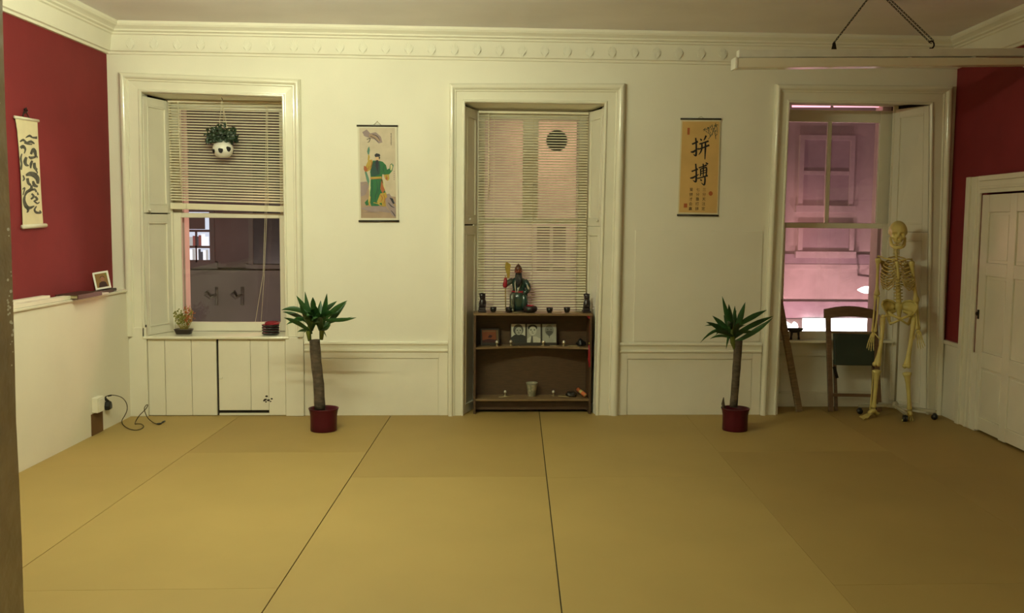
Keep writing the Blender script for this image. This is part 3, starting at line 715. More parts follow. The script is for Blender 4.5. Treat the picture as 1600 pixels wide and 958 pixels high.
mb = MB(); mb.tube([C_(.078,-.028,.225), C_(.092,-.034,.20), C_(.094,-.036,.16)], [.006,.010,.004], 8); obj('cuff', mb, mwhite, t)
mb = MB(); mb.tube([C_(-.098,-.034,.285), C_(-.100,-.036,.255), C_(-.103,-.036,.225), C_(-.100,-.034,.205)], [.010,.015,.020,.018], 10); obj('red_cuff', mb, M['redlac'], t)
mb = MB(); mb.tube([C_(-.030,-.040,.15), C_(-.040,-.058,.135), C_(-.044,-.062,.09), C_(-.040,-.060,.05), C_(-.038,-.068,.024)], [.022,.026,.022,.019,.016], 10); mb.ball(C_(-.038,-.078,.020),(.016,.028,.012),10,6); obj('leg', mb, mgrey, t, label='front leg in silver armour')
mb = MB(); mb.tube([C_(.045,-.040,.15), C_(.054,-.060,.13), C_(.058,-.062,.08), C_(.056,-.062,.03)], [.022,.028,.028,.026], 10); obj('leg', mb, mgreen, t)
mb = MB()
for s in (-1, 1): mb.tube([C_(.008+s*.018,-.034,.275), C_(.002+s*.024,-.044,.24), C_(-.004+s*.014,-.050,.20), C_(-.008+s*.006,-.058,.165)], [.004,.006,.006,.004], 6)
obj('lapel', mb, mwhite, t)
mb = MB(); mb.lathe([(.062,.158),(.064,.166),(.060,.176)], C_(.016,-.006,0), 20, sy=.82, closed=False); obj('belt', mb, M['redlac'], t)
hd = MB(); hc = Vector(C_(.008,-.008,.338))          # head with nose, brows, ears
hd.ball(hc, (.026,.029,.034), 16, 12); hd.tube([hc+Vector((0,-.028,.012)), hc+Vector((0,-.036,-.004)), hc+Vector((0,-.031,-.009))], [.004,.006,.004], 8)
for s in (-1,1): hd.ball(hc+Vector((s*.027,.002,-.002)), (.005,.008,.011), 8, 6); hd.tube([hc+Vector((s*.004,-.029,.014)), hc+Vector((s*.018,-.024,.020))], [.0035,.002], 6); hd.ball(hc+Vector((s*.012,-.020,-.010)), (.009,.010,.010), 8, 6)
obj('head', hd, mred, t)
mb = MB()
for s in (-1,1): mb.ball(hc+Vector((s*.010,-.0275,.006)), (.0045,.0025,.0028), 8, 6)
obj('eyes', mb, M['ink'], t)
mb = MB()
for k in range(7):
    s = (k-3)/3; mb.tube([hc+Vector((s*.018,-.024+abs(s)*.006,-.016)), hc+Vector((s*.022,-.036,-.050)), hc+Vector((s*.016,-.042,-.095)), hc+Vector((s*.006,-.044,-.130))], [.007,.009,.007,.002], 6)
obj('beard', mb, M['ink'], t)
mb = MB(); mb.lathe([(.030,.010),(.031,.018),(.026,.030),(.021,.040),(.012,.050),(.004,.060),(.001,.064)], hc, 16); mb.tube([hc+Vector((.0,.024,.03)), hc+Vector((.012,.036,0)), hc+Vector((.018,.034,-.05))], [.014,.012,.006], 8); obj('cap', mb, mat('dark_red_cap',(.08,.03,.015),.4), t)
gl = t
mb = MB(); mb.tube([C_(-.096,-.040,.016), C_(-.101,-.040,.30)], .0042, 8); obj('shaft', mb, M['gold'], t)
mb = MB(); s = 1/9.583; P2 = lambda zx, zy: at(740+zx*s, 400+zy*s, wy-.04)
mb.prism([q+Vector((0,-.003,0)) for q in (P2(500,330),P2(497,270),P2(482,230),P2(470,170),P2(478,110),P2(490,88),P2(515,100),P2(545,118),P2(558,128),P2(548,190),P2(545,260),P2(538,330))], (0,.006,0)); obj('glaive_blade', mb, M['gold'], t, bevel=.0015, fixn=True)

# middle shelf: framed pictures, brass incense holders, dark stone
M['dkframe'] = mat('dark_picture_frame', (.022,.016,.010), .35)
def frame_on(name, label, P, th, lean, fw, fm, px_w=None):
    pass
# left reddish picture in a dark frame
t = thing('picture_frame', 'dark framed reddish orange picture at left of the middle shelf', 'picture frame', (.243,.20,SM))
cx, y0, w2, h, lean = .243, .155, .080, .140, .035
def slab(mb, cx, y, w2, z0, h, lean, th, mi=0, yaw=0.):
    a = Vector((math.cos(yaw), math.sin(yaw), 0)); n = Vector((math.sin(yaw), -math.cos(yaw), 0))
    b = Vector((cx, y, z0)); u = Vector((0,0,h)) - n*lean
    mb.prism([b-a*w2, b+a*w2, b+a*w2+u, b-a*w2+u], -n*th, mi)
mb = MB(); slab(mb, cx, y0, w2, SM, h, lean, .012, yaw=.12); mb.tube([(cx,y0+.05,SM+.004),(cx,y0+.045,SM+.07)], .006, 6); obj('frame', mb, M['dkframe'], t, bevel=.003, fixn=True)
mb = MB(); mo = plain('orange_print', (120,60,26)); mr_ = plain('dark_red_print', (58,22,18)); mp_ = plain('pale_print', (105,85,52))
def on(cx, y, z0, h, lean, yaw, u, v, o=.0012):
    a = Vector((math.cos(yaw), math.sin(yaw), 0)); n = Vector((math.sin(yaw), -math.cos(yaw), 0))
    return Vector((cx,y,z0)) + a*u + (Vector((0,0,h))-n*lean)*v + n*o
F = lambda u, v, o=.0012: on(cx, y0, SM, h, lean, .12, u, v, o)
mb.poly([F(-.066,.18), F(.050,.18), F(.050,.90), F(-.066,.90)], 0)
mb.poly([F(-.066,.18,.0018), F(.050,.18,.0018), F(.050,.34,.0018), F(-.01,.40,.0018), F(-.066,.32,.0018)], 1)
mb.poly([F(-.060,.78,.0018), F(-.035,.82,.0018), F(.045,.80,.0018), F(.045,.86,.0018), F(-.060,.86,.0018)], 2)
mb.poly([F(-.02,.48,.0018), F(.008,.44,.0018), F(.018,.58,.0018), F(-.004,.64,.0018)], 1)
mb.poly([F(.053,.18), F(.068,.18), F(.068,.90), F(.053,.90)], 2)
obj('print', mb, [mo, mr_, mp_], t)
# triple portrait frame
cx, y0, h, lean = .604, .165, .180, .030
t = thing('triple_frame', 'dark folding frame with three grey portraits at the centre of the middle shelf', 'picture frame', (cx, y0, SM))
mb = MB(); slab(mb, cx, y0, .194, SM, h, lean, .012); mb.tube([(cx,y0+.052,SM+.004),(cx,y0+.05,SM+.08)], .006, 6); obj('frame', mb, M['dkframe'], t, bevel=.002, fixn=True)
gl_ = [plain('print_grey%d' % k, (c, c, int(c*.92))) for k, c in enumerate((45, 80, 120, 160, 190))]
F = lambda u, v, o=.0010: on(cx, y0, SM, h, lean, 0, u, v, o)
def ell(fu, cu, cv, ru, rv, o, n=18): return [fu(cu+ru*math.cos(2*math.pi*k/n), cv+rv*math.sin(2*math.pi*k/n), o) for k in range(n)]
E3 = 13.69; P3 = lambda zx: (780+zx/E3)
cols = [(-.166+.0, -.060), (-.049, .052), (.066, .166)]
sc3 = lambda zx: (zx-735)*.1115/232/.97
cols = [(sc3(358), sc3(592)), (sc3(622), sc3(850)), (sc3(880), sc3(1115))]
for k, (u0, u1) in enumerate(cols):
    mb = MB(); uc = (u0+u1)/2; hw = (u1-u0)/2
    mb.poly([F(u0,.14), F(u1,.14), F(u1,.985), F(u0,.985)], (4, 3, 3)[k])
    if k == 0:
        mb.poly([F(u0,.14,.0014), F(u1,.14,.0014), F(u1,.44,.0014), F(uc+hw*.55,.50,.0014), F(uc-hw*.5,.50,.0014), F(u0,.38,.0014)], 0)
        mb.poly(ell(F, uc, .72, hw*.74, .255, .0016), 1); mb.poly(ell(F, uc+.004, .665, hw*.50, .18, .0020), 3)
        for s in (-1, 1): mb.poly(ell(F, uc+.004+s*hw*.22, .70, hw*.13, .020, .0024, 10), 0)
        mb.poly(ell(F, uc+.004, .575, hw*.18, .014, .0024, 10), 1); mb.poly(ell(F, uc+.002, .625, hw*.07, .030, .0024, 10), 2)
    elif k == 1:
        mb.poly([F(u0,.14,.0014), F(u1,.14,.0014), F(u1,.32,.0014), F(uc+hw*.3,.42,.0014), F(uc-hw*.6,.40,.0014), F(u0,.30,.0014)], 4)
        mb.poly(ell(F, uc-hw*.18, .82, hw*.70, .14, .0016), 0); mb.poly(ell(F, uc-hw*.16, .68, hw*.56, .21, .0020), 4)
        for s in (-1, 1): mb.poly(ell(F, uc-hw*.16+s*hw*.26, .71, hw*.13, .020, .0024, 10), 0); mb.poly(ell(F, uc-hw*.16+s*hw*.26, .755, hw*.17, .010, .0024, 8), 1)
        mb.poly(ell(F, uc-hw*.16, .565, hw*.18, .013, .0024, 10), 1); mb.poly(ell(F, uc-hw*.22, .635, hw*.08, .030, .0024, 10), 2)
        mb.poly([F(uc-hw*.35,.44,.0024), F(uc-hw*.15,.44,.0024), F(uc-hw*.1,.14,.0024), F(uc-hw*.5,.14,.0024)], 1)
    else:
        mb.poly(ell(F, uc, .70, hw*.62, .25, .0014), 2)
        mb.poly([F(uc-hw*.55,.62,.0018), F(uc,.40,.0018), F(uc+hw*.55,.62,.0018), F(uc+hw*.3,.68,.0018), F(uc-hw*.3,.68,.0018)], 1)
        for s in (-1, 1): mb.poly(ell(F, uc+s*hw*.24, .74, hw*.13, .018, .0020, 10), 0)
        mb.poly([F(uc-.004,.40,.0018), F(uc+.004,.40,.0018), F(uc,.34,.0018)], 0)
    obj('portrait', mb, gl_, t)
def holder(x, y, z, label):
    t = thing('incense_holder', label, 'incense holder', (x, y, z), 'small silvery incense holders on the bookcase shelves')
    mb = MB(); mb.lathe([(.001,0),(.017,0),(.018,.003),(.009,.007),(.005,.012),(.007,.017),(.012,.022),(.0135,.028),(.011,.029),(.006,.022),(.001,.021)], (x,y,z), 16); obj('holder_cup', mb, M['brass'], t, fixn=True)
    mb = MB(); mb.ball((x,y,z+.034), .0135, 10, 8); obj('silver_ball', mb, M['chrome'], t)
    return t
h0 = holder(.296, .125, SM, 'small silvery incense holder before the reddish picture')
copy_thing(h0, (.413, .165, SM), 'small silvery incense holder left of the triple portrait frame')
copy_thing(h0, (.683, .155, SM), 'small silvery incense holder before the third portrait')
copy_thing(h0, (.853, .140, SM), 'small silvery incense holder right of the triple portrait frame')
copy_thing(h0, (.370, .190, SB), 'small silvery incense holder left of the patterned cup on the bottom shelf')
copy_thing(h0, (.776, .195, SB), 'small silvery incense holder right of the patterned cup on the bottom shelf')
stick((.735,.150,SM+.003), (.81,.135,SM+.003), 'pale incense stick on the middle shelf by the third portrait', 'pale')
stick((.885,.125,SM+.003), (.97,.105,SM+.003), 'pale incense stick on the middle shelf by the dark stone', 'pale')
stick((.315,.12,SB+.003), (.455,.17,SB+.003), 'long pale incense stick slanting on the bottom shelf left of the cup', 'pale', .003)
stick((.815,.165,SB+.003), (.90,.125,SB+.003), 'pale incense stick on the bottom shelf beside the dark cloth bundle', 'pale', .003)
def lump(name, c, r, m, label, cat, seed):
    random.seed(seed); mb = MB(); mb.ball((0,0,0), 1, 16, 10); out = []
    for v in mb.v:
        v = Vector(v); k = 1+.16*math.sin(v.x*5+seed)+.12*math.cos(v.y*6+v.z*4); z = max(v.z*k, -.6)
        out.append((c[0]+v.x*k*r[0], c[1]+v.y*k*r[1], c[2]+(z+.6)*r[2]))
    mb.v = out; return tag(obj(name, mb, m, None), label, cat)
lump('dark_stone', (.995,.16,SM), (.038,.034,.034), M['black'], 'dark rounded stone at the right end of the middle shelf', 'stone', 2)
lump('cloth_bundle', (.925,.17,SB), (.045,.04,.026), M['dkframe'], 'dark cloth bundle at the right end of the bottom shelf', 'cloth', 5)
t = thing('paper_roll', 'orange and cream patterned roll at the right end of the bottom shelf', 'roll', (1.025,.16,SB))
p, q = Vector((.985,.215,SB+.050)), Vector((1.035,.10,SB+.020)); mo2 = plain('orange_wrap', (205,110,60)); mc2 = plain('cream_wrap', (195,175,110))
mb = MB(); mb.tube([p, q], .017, 14, 0, cap=True); obj('roll_body', mb, mo2, t)
mb = MB(); mb.tube([p.lerp(q,.35), p.lerp(q,.62)], .0175, 14, cap=False); obj('band', mb, mc2, t)
mb = MB(); mb.tube([q+(q-p).normalized()*.0005, q+(q-p).normalized()*.0015], .012, 12); obj('roll_core', mb, mc2, t)
# paper cup
t = thing('patterned_cup', 'pale patterned tapered cup at the centre of the bottom shelf', 'cup', (.593,.18,SB))
mb = MB(); mb.lathe([(.001,.002),(.030,0),(.032,.002),(.048,.112),(.0495,.114),(.047,.115),(.030,.008),(.001,.008)], (.593,.18,SB), 28); obj('cup_body', mb, mat('patterned_cup_glaze', (.52,.46,.30), .5, .2, 22, col2=(.30,.29,.20), lo=.45, hi=.55), t, fixn=True)
mb = MB(); mb.lathe([(.0325,.006),(.0338,.022)], (.593,.18,SB), 28, closed=False); mb.lathe([(.0470,.100),(.0492,.116)], (.593,.18,SB), 28, closed=False); obj('rim_band', mb, mat('grey_glaze_band',(.24,.23,.17),.5), t, fixn=True)
# red paper tag and tassel on the right side of the bookcase
p = at(922, 494, .045)
mb = MB(); mb.prism([at(917,491,.047), at(926,490,.047), at(926,496,.047), at(923,500,.047), at(917,495,.047)], (0,.002,0)); tag(obj('red_paper', mb, M['redlac'], None, fixn=True), 'folded red paper tag on the right corner of the bookcase top', 'paper tag')
t = thing('red_tassel', 'thin red hanging tassel on the right edge of the bookcase', 'tassel', tuple(at(921,573,.045)))
mb = MB(); mb.tube([at(920.5,539,.042), at(921,550,.042), at(921,562,.042), at(921.3,574,.042)], [.007,.011,.011,.009], 8); obj('tassel_skirt', mb, M['redlac'], t)
mb = MB(); mb.ball(at(920.5,536.5,.042), (.006,.006,.009), 8, 6); obj('tassel_bead', mb, M['gold'], t)
mb = MB(); mb.tube([at(920.5,536,.042), at(921,520,.044), at(922,500,.044)], .0012, 5); obj('tassel_cord', mb, M['redlac'], t)
# ================================================================ YUCCAS
def strap(base, tip, side, w, sag=.0, n=8, fold=.25):
    """long strap leaf from base to tip, curved by sag; centre fold gives it a keel"""
    base, tip = Vector(base), Vector(tip); d = tip-base; L = d.length
    ctrl = base.lerp(tip, .5) + Vector((0,0,1))*sag*L
    side = Vector(side).normalized(); mb = MB(); rows = []
    for k in range(n+1):
        u = k/n; p = base*(1-u)**2 + ctrl*2*u*(1-u) + tip*u*u
        tg = ((ctrl-base)*(1-u) + (tip-ctrl)*u).normalized(); s = (side - tg*side.dot(tg)).normalized(); nn = tg.cross(s)
        hw = w*.5*max(.35+.65*math.sin(math.pi*min(u*1.1+.08,1)*.62) if u < .55 else (1-((u-.55)/.45)**1.6), .03)
        rows.append((p-s*hw+nn*hw*fold, p-nn*hw*.12, p+s*hw+nn*hw*fold))
    vs = [v for r in rows for v in r]
    fs = [(i*3+j, i*3+j+1, i*3+j+4, i*3+j+3) for i in range(n) for j in (0, 1)]
    k = len(vs); nn = (rows[3][1]-rows[3][0]).cross(rows[4][1]-rows[3][1]).normalized()*.0012
    mb.add(vs+[v+nn for v in vs], fs+[tuple(i+k for i in f[::-1]) for f in fs], 0, True)
    return mb
def pot(t, c, r, h, lab=None):
    prof = [(.001,0),(r*.86,0),(r*.89,.006),(r*.88,h*.35),(r*.89,h*.7),(r*.95,h*.9),(r*1.01,h*.985),(r*1.0,h),(r*.955,h),(r*.90,h*.9),(r*.86,h*.78)]
    mb = MB(); mb.lathe(prof, c, 40); obj('pot', mb, M['pot'], t, label=lab, fixn=True)
    mb = MB(); mb.lathe([(.001,h*.80),(r*.5,h*.82),(r*.87,h*.79)], c, 24, closed=False); obj('soil', mb, M['soil'], t)
def yucca(label, y, c, r, h, trunk, roset, seed, scale):
    random.seed(seed); t = thing('potted_yucca', label, 'plant', c, 'potted yuccas standing before the back wall')
    pot(t, c, r, h)
    mb = MB(); pts = [at(px, py, y) for px, py, _ in trunk]; rr = [q for _, _, q in trunk]; path = []; rad = []
    for k in range(len(pts)-1):
        for u in range(4): path.append(pts[k].lerp(pts[k+1], u/4)); rad.append((rr[k]+(rr[k+1]-rr[k])*u/4)*(1+.03*math.sin((4*k+u)*2.1)))
    path.append(pts[-1]); rad.append(rr[-1]); mb.tube(path, rad, 14); obj('trunk', mb, M['bark'], t)
    for stem, tips in roset:
        a = [at(px, py, y) for px, py in stem]; mb = MB(); mb.tube(a, [.013]+[.020]*(len(a)-2)+[.012], 8); obj('shoot', mb, M['leaf2'], t)
        for k, (px, py, w, sag, dy) in enumerate(tips):
            u = .25+.7*((k*0.618) % 1); base = a[0].lerp(a[-1], u) + Vector((random.uniform(-.008,.008), random.uniform(-.012,.012), 0))
            tip = at(px, py, y+dy); w *= 1.12; sd = Vector((tip-base)).cross(Vector((.2*random.uniform(-1,1), -1, .3*random.uniform(-1,1))))
            o = obj('leaf', strap(base, tip, sd, w, sag), M['leaf'], t)
    return t
def zt_(ox, oy, sc, L): return [(ox+a/sc, oy+b/sc, w, sag, dy) for a, b, w, sag, dy in L]
yA = -.56
pA = atz(507, 671); cA = (pA.x, yA, 0)
tA = [(500,640,.041),(498,600,.040),(494,565,.040),(491.5,531,.040)]
Lz = zt_(430, 450, 8.707, [(405,50,.036,0,.02),(290,105,.040,-.02,-.03),(330,240,.030,.05,-.10),(85,300,.036,.28,-.05),(100,325,.030,.18,.06),(120,405,.032,.12,-.12),(150,500,.030,.25,.03),(392,615,.018,.25,.10),(512,125,.038,0,-.06),(240,430,.022,.2,-.16),(370,340,.036,.05,-.24),(430,380,.036,.15,-.28),(470,250,.034,0,.16),(300,600,.020,.3,.05),(560,270,.038,.06,-.10),(600,330,.036,.10,-.20),(520,430,.036,.1,-.26),(620,480,.030,.2,-.22)])
Rz = zt_(430, 450, 8.707, [(705,75,.040,0,0),(620,170,.034,0,.05),(700,95,.030,0,-.10),(840,180,.034,.03,.12),(980,172,.038,.05,-.04),(970,195,.036,-.05,.07),(1105,403,.030,-.10,-.02),(1050,395,.010,.05,.06),(870,340,.008,.0,-.04),(700,672,.012,.1,.05),(755,495,.028,-.12,-.14),(790,320,.036,.05,-.20),(560,250,.036,0,-.12),(600,400,.038,.15,-.30),(700,420,.036,.15,-.28),(640,380,.034,.1,.2),(480,300,.038,.10,-.12),(440,330,.036,.10,-.18),(520,180,.034,0,.06),(500,450,.036,.15,-.26),(400,420,.030,.2,-.2)])
yucca('potted yucca in dark red pot standing left, with two leafy shoots on its trunk', yA, cA, .112, .172, tA,
      [([(484,533),(482,520),(486,505),(491,490)], Lz), ([(502,531),(503,518),(500,503),(496,488)], Rz)], 5, 1)
yB = -.585
pB = atz(1147, 671); cB = (pB.x, yB, 0)
tB = [(1146,636,.030),(1149,600,.030),(1151.5,565,.031),(1154,532,.031)]
Bz = zt_(1085, 455, 8.707, [(378,70,.036,0,-.03),(468,175,.040,-.03,-.08),(692,150,.042,0,-.02),(570,262,.024,0,.15),(245,335,.038,.02,.0),(160,420,.034,.14,-.10),(140,472,.018,.2,.05),(250,550,.030,.10,-.18),(285,600,.020,.2,.06),(80,700,.022,.42,-.04),(210,650,.020,.3,.08),(985,258,.038,.05,.02),(1075,340,.036,.04,.06),(1070,360,.036,-.10,-.06),(815,540,.026,-.10,-.14),(840,420,.034,.03,.14),(430,792,.018,.2,-.05),(400,325,.034,.0,.10),(550,200,.036,.0,.1),(520,400,.042,.1,-.28),(600,430,.040,.1,-.25),(450,480,.040,.15,-.24),(700,460,.036,.1,-.22)])
yucca('potted yucca in dark red pot standing right, with a single leafy head on its trunk', yB, cB, .108, .172, tB,
      [([(1148.5,546),(1145,535),(1143,520),(1144,505)], Bz)], 9, 1)
yb_ = [o for o in bpy.data.objects if o.name.startswith('potted_yucca')][1]
q1, q2 = at(1132,641,yB), at(1130.5,621,yB); mb = MB(); mb.tube([q1, q1.lerp(q2,.5)+Vector((-.008,0,0)), q2], [.010,.013,.003], 8); obj('cut_shoot', mb, M['bark'], yb_)

# ================================================================ HANGING PLANTER IN THE LEFT WINDOW
hy = .12
c = at(348.5, 233, hy)
t = thing('hanging_planter', 'white hanging pot with black patches and dark ivy before the left blind', 'plant', tuple(c+Vector((0,0,-.068))))
mb = MB(); mb.lathe([(.001,-.066),(.034,-.066),(.058,-.054),(.077,-.028),(.083,-.004),(.077,.026),(.060,.050),(.048,.062),(.044,.062),(.055,.046),(.068,.02)], c, 32); obj('pot', mb, M['white'], t, fixn=True)
mb = MB()
for a, zz, s in ((-1.57, -.016, 1.15), (-2.40, -.020, 1.05), (-.80, -.002, 1.2), (.1, -.02, 1.1), (2.2, 0, 1.1), (-3.1,-.01,1)):
    pts = []
    for k in range(9):
        q = 2*math.pi*k/9; du = .0175*s*math.cos(q)*(1+.22*math.sin(k*2.3)); dv = .0175*s*math.sin(q)*(1+.2*math.cos(k*1.7)); z = zz+dv
        rr = .0845*math.sqrt(max(1-((z+.004)/.094)**2, .1)); an = a+du/.083; pts.append(c+Vector((rr*math.cos(an), rr*math.sin(an), z)))
    ctr = sum(pts, Vector())/9; ctr = c+(ctr-c)*1.02; mb.add([ctr]+pts, [(0, k+1, (k+1) % 9+1) for k in range(9)], 0, True)
obj('black_patches', mb, M['ink'], t, label='black painted patches', fixn=True)
random.seed(11); mb = MB()
for k in range(230):
    a = random.random()*2*math.pi; rr = .118*math.sqrt(random.random()); zz = .048+random.random()*.175*(1-rr/.20)
    p = c+Vector((rr*math.cos(a)*1.05-.006, rr*math.sin(a)*.7, zz)); 
    if k % 9 == 0: p += Vector((random.choice((-.035,.03)), 0, random.uniform(-.01,.05)))
    s = random.uniform(.013,.024); n = Vector((random.uniform(-.7,.7), -1, random.uniform(-.2,.9))).normalized(); u = n.orthogonal().normalized(); v = n.cross(u); th = random.random()*6.28
    u, v = u*math.cos(th)+v*math.sin(th), v*math.cos(th)-u*math.sin(th)
    mb.add([p-u*s, p-u*s*.2+v*s*.8, p+u*s*.2+v*s*.45, p+u*s*1.1, p+u*s*.2-v*s*.45, p-u*s*.2-v*s*.8, p+n*s*.15], [(0,6,1),(1,6,2),(2,6,3),(3,6,4),(4,6,5),(5,6,0)][::1], 0, False)
for k in range(16):
    a = random.random()*6.28; e = c+Vector((.11*math.cos(a), .07*math.sin(a), .10+random.random()*.09)); mb.tube([c+Vector((0,0,.05)), c.lerp(e,.5)+Vector((0,0,.07)), e], .0018, 4)
obj('ivy', mb, M['ivy'], t, stuff=True)
mb = MB(); hk = at(346.5, 156, hy)
for px, py in ((343.5, 187), (352.5, 187)): mb.tube([hk, at(px, py, hy), at(343 if px < 348 else 358, 222, hy-.04)], .0022, 5)
mb.tube([hk, hk+Vector((0,.05,-.10)), c+Vector((0,.055,.05))], .0022, 5)
obj('cord', mb, M['cord'], t)
mb = MB(); mb.tube([hk+Vector((0,0,-.006)), hk+Vector((.006,0,.004)), hk+Vector((0,0,.012)), hk+Vector((0,0,.03))], .0025, 6); obj('hook', mb, M['steel'], t)

# ================================================================ SILL OF THE LEFT WINDOW
zs = .645
bc = at(287, 514, .15); bcx = bc.x
t = thing('bonsai_tree', 'small yellow green bonsai in a dark oblong tray on the left window sill', 'plant', (bcx, .15, zs))
mb = MB(); W2, D2 = .073, .05
R_ = lambda w_, d_, z: [(bcx+w_*math.copysign(abs(math.cos(q))**.5, math.cos(q)), .15+d_*math.copysign(abs(math.sin(q))**.5, math.sin(q)), zs+z) for q in [2*math.pi*j/24+.01 for j in range(24)]]
mb.loft([R_(.058,.038,.0), R_(.060,.040,.004), R_(.070,.048,.030), R_(.074,.050,.036), R_(.074,.050,.040), R_(.066,.043,.040), R_(.064,.042,.032)]); obj('tray', mb, mat('dark_brown_tray', (.030,.018,.012), .35), t)
mb = MB(); mb.loft([R_(.064,.042,.033), R_(.04,.025,.040)]); obj('soil', mb, plain('grey_gravel', (120,105,75)), t)
mb = MB(); pz = [(bcx-.018+.012*math.cos(q), .1085, zs+.019+.008*math.sin(q)) for q in [k*math.pi/5 for k in range(10)]]; mb.poly(pz); obj('tray_emblem', mb, plain('grey_emblem', (95,85,65)), t)
random.seed(21); mb = MB(); fo = MB(); 
for k in range(9):
    a = -0.95+1.9*k/8+random.uniform(-.1,.1); b0 = Vector((bcx-.012+.006*k-.024+.018, .15+random.uniform(-.012,.012), zs+.036)); h = .10+.055*math.cos(a*.9)+random.uniform(-.01,.02)+(.03 if k > 4 else 0)
    e = b0+Vector((math.sin(a)*.065, random.uniform(-.02,.02), h)); m_ = b0.lerp(e,.5)+Vector((math.sin(a)*.018,0,-.01)); mb.tube([b0, m_, e], [.004,.003,.0018], 5)
    for j in range(22):
        u = .3+.65*random.random(); p = b0.lerp(e,u)+Vector((random.gauss(0,.011), random.gauss(0,.012), random.gauss(0,.011))); s = random.uniform(.007,.014); n = Vector((random.gauss(0,.6), -1, random.gauss(.3,.6))).normalized(); x_ = n.orthogonal().normalized(); y_ = n.cross(x_)
        fo.add([p-x_*s, p+y_*s*.6, p+x_*s, p-y_*s*.6], [(0,1,2,3)], 1 if (p.x > bcx+.010 and random.random() < .7) else 0)
obj('stems', mb, plain('yellow_stem', (165,150,75)), t); obj('leaves', fo, [plain('yellow_green_leaflet', (120,120,50)), plain('rust_leaflet', (165,95,45))], t, stuff=True)
# stack of lacquer dishes
bp_ = at(423, 521, .11); z = zs
for k in range(4):
    nm = ['lowest', 'second lowest', 'second highest', 'topmost'][k]
    t = thing('lacquer_dish', ('black lacquer dish with red inside, %s of the stack on the left window sill' % nm), 'dish', (bp_.x, .11, z), 'black and red dishes stacked on the sill')
    mb = MB(); mb.lathe([(.052,.0),(.056,.001),(.068,.006),(.071,.014),(.071,.019),(.069,.0195)], (bp_.x,.11,z), 36, closed=False); mb.lathe([(.001,0),(.052,0)], (bp_.x,.11,z), 36, closed=False); obj('dish_body', mb, M['lacquer'], t, fixn=True)
    mb = MB(); mb.lathe([(.069,.0195),(.066,.014),(.060,.008),(.001,.007)], (bp_.x,.11,z), 36, closed=False); obj('red_inside', mb, M['redlac'], t, label='red lacquer inside', fixn=True)
    z += .0212
# a small red mat on top of the stack, tilted
mb = MB(); mb.lathe([(.001,0),(.060,0),(.062,.004),(.058,.008),(.001,.009)], (0,0,0), 28); Rm_ = Matrix.Rotation(.13, 3, 'X'); mb.v = [tuple(Rm_ @ Vector(v) + Vector((bp_.x+.012, .125, z+.006))) for v in mb.v]
tag(obj('red_coaster', mb, M['redlac'], None, fixn=True), 'round red coaster lying tilted on the black dish stack', 'coaster')

# ================================================================ SCROLLS
def scroll_back(name, label, tl, tr, bl, br, y, paper):
    t = thing(name, label, 'scroll', tuple(at((tl[0]+tr[0])/2, bl[1], y)))
    A, B, C2, D_ = at(*tl, y), at(*tr, y), at(*br, y), at(*bl, y)
    mb = MB(); mb.prism([A, B, C2, D_], (0, .002, 0)); obj('mount', mb, paper, t, fixn=True)
    for P, Q, nm in ((A, B, 'top_rod'), (D_, C2, 'bottom_rod')):
        mb = MB(); d = (Q-P).normalized()*.006; mb.tube([P-d, Q+d], .0075, 10); obj(nm, mb, M['dkframe'], t)
    return t
def brush(mb, pts, ws, k=2, f=None, sub=5):
    P = []
    n = len(pts)
    for i in range(n-1):
        p0, p1, p2, p3 = pts[max(i-1,0)], pts[i], pts[i+1], pts[min(i+2,n-1)]
        for j in range(sub):
            u = j/sub; P.append(tuple(.5*((2*p1[a])+(-p0[a]+p2[a])*u+(2*p0[a]-5*p1[a]+4*p2[a]-p3[a])*u*u+(-p0[a]+3*p1[a]-3*p2[a]+p3[a])*u**3) for a in (0,1)) + (ws[i]+(ws[i+1]-ws[i])*u,))
    P.append((*pts[-1], ws[-1])); vs = []
    for i, (x, y, w_) in enumerate(P):
        a, b = P[max(i-1,0)], P[min(i+1,len(P)-1)]; dx, dy = b[0]-a[0], b[1]-a[1]; l = math.hypot(dx, dy) or 1; nx, ny = -dy/l*w_/2, dx/l*w_/2
        vs += [f(x+nx, y+ny, k), f(x-nx, y-ny, k)]
    mb.add(vs, [(2*i, 2*i+1, 2*i+3, 2*i+2) for i in range(len(P)-1)])
# robed figure scroll
sy = -.012
s1 = scroll_back('painted_scroll', 'hanging scroll painting of a bearded figure in a green robe holding a glaive', (558.5,196.5), (620.5,197), (561.5,345.5), (622.5,345.5), sy, M['paper2'])
Q = lambda zx, zy: at(550+zx/5.636, 180+zy/5.636, sy)
colr = {n: plain('print_'+n, c) for n, c in dict(ground=(198,184,162), mauve=(150,132,132), brownish=(165,140,120), green=(42,104,62), dgreen=(38,72,66), gold=(178,150,66), skin=(215,180,140), dark=(45,45,55), teal=(95,135,120), rust=(165,95,60), pale=(205,195,150), cream=(222,206,160)).items()}
cl = list(colr); lay = {}
mb = MB()
def pq(pts, c, k): mb.poly([Q(a, b)+Vector((0, -.0008-.0005*k, 0)) for a, b in pts], cl.index(c))
pq([(64,112),(378,112),(390,908),(78,908)], 'ground', 0)
pq([(74,590),(130,585),(175,640),(230,700),(385,720),(388,905),(80,905)], 'brownish', 1)
pq([(74,590),(120,585),(150,620),(120,700),(78,720)], 'mauve', 2)
pq([(90,150),(130,125),(160,160),(210,150),(255,190),(268,240),(235,250),(200,215),(150,200),(110,185)], 'mauve', 1)
pq([(150,165),(205,170),(250,215),(240,232),(190,205),(150,195)], 'brownish', 2)
pq([(290,700),(330,690),(360,740),(382,770),(384,900),(350,880),(310,800)], 'mauve', 2)
pq([(330,725),(360,735),(380,790),(360,780)], 'dark', 3)
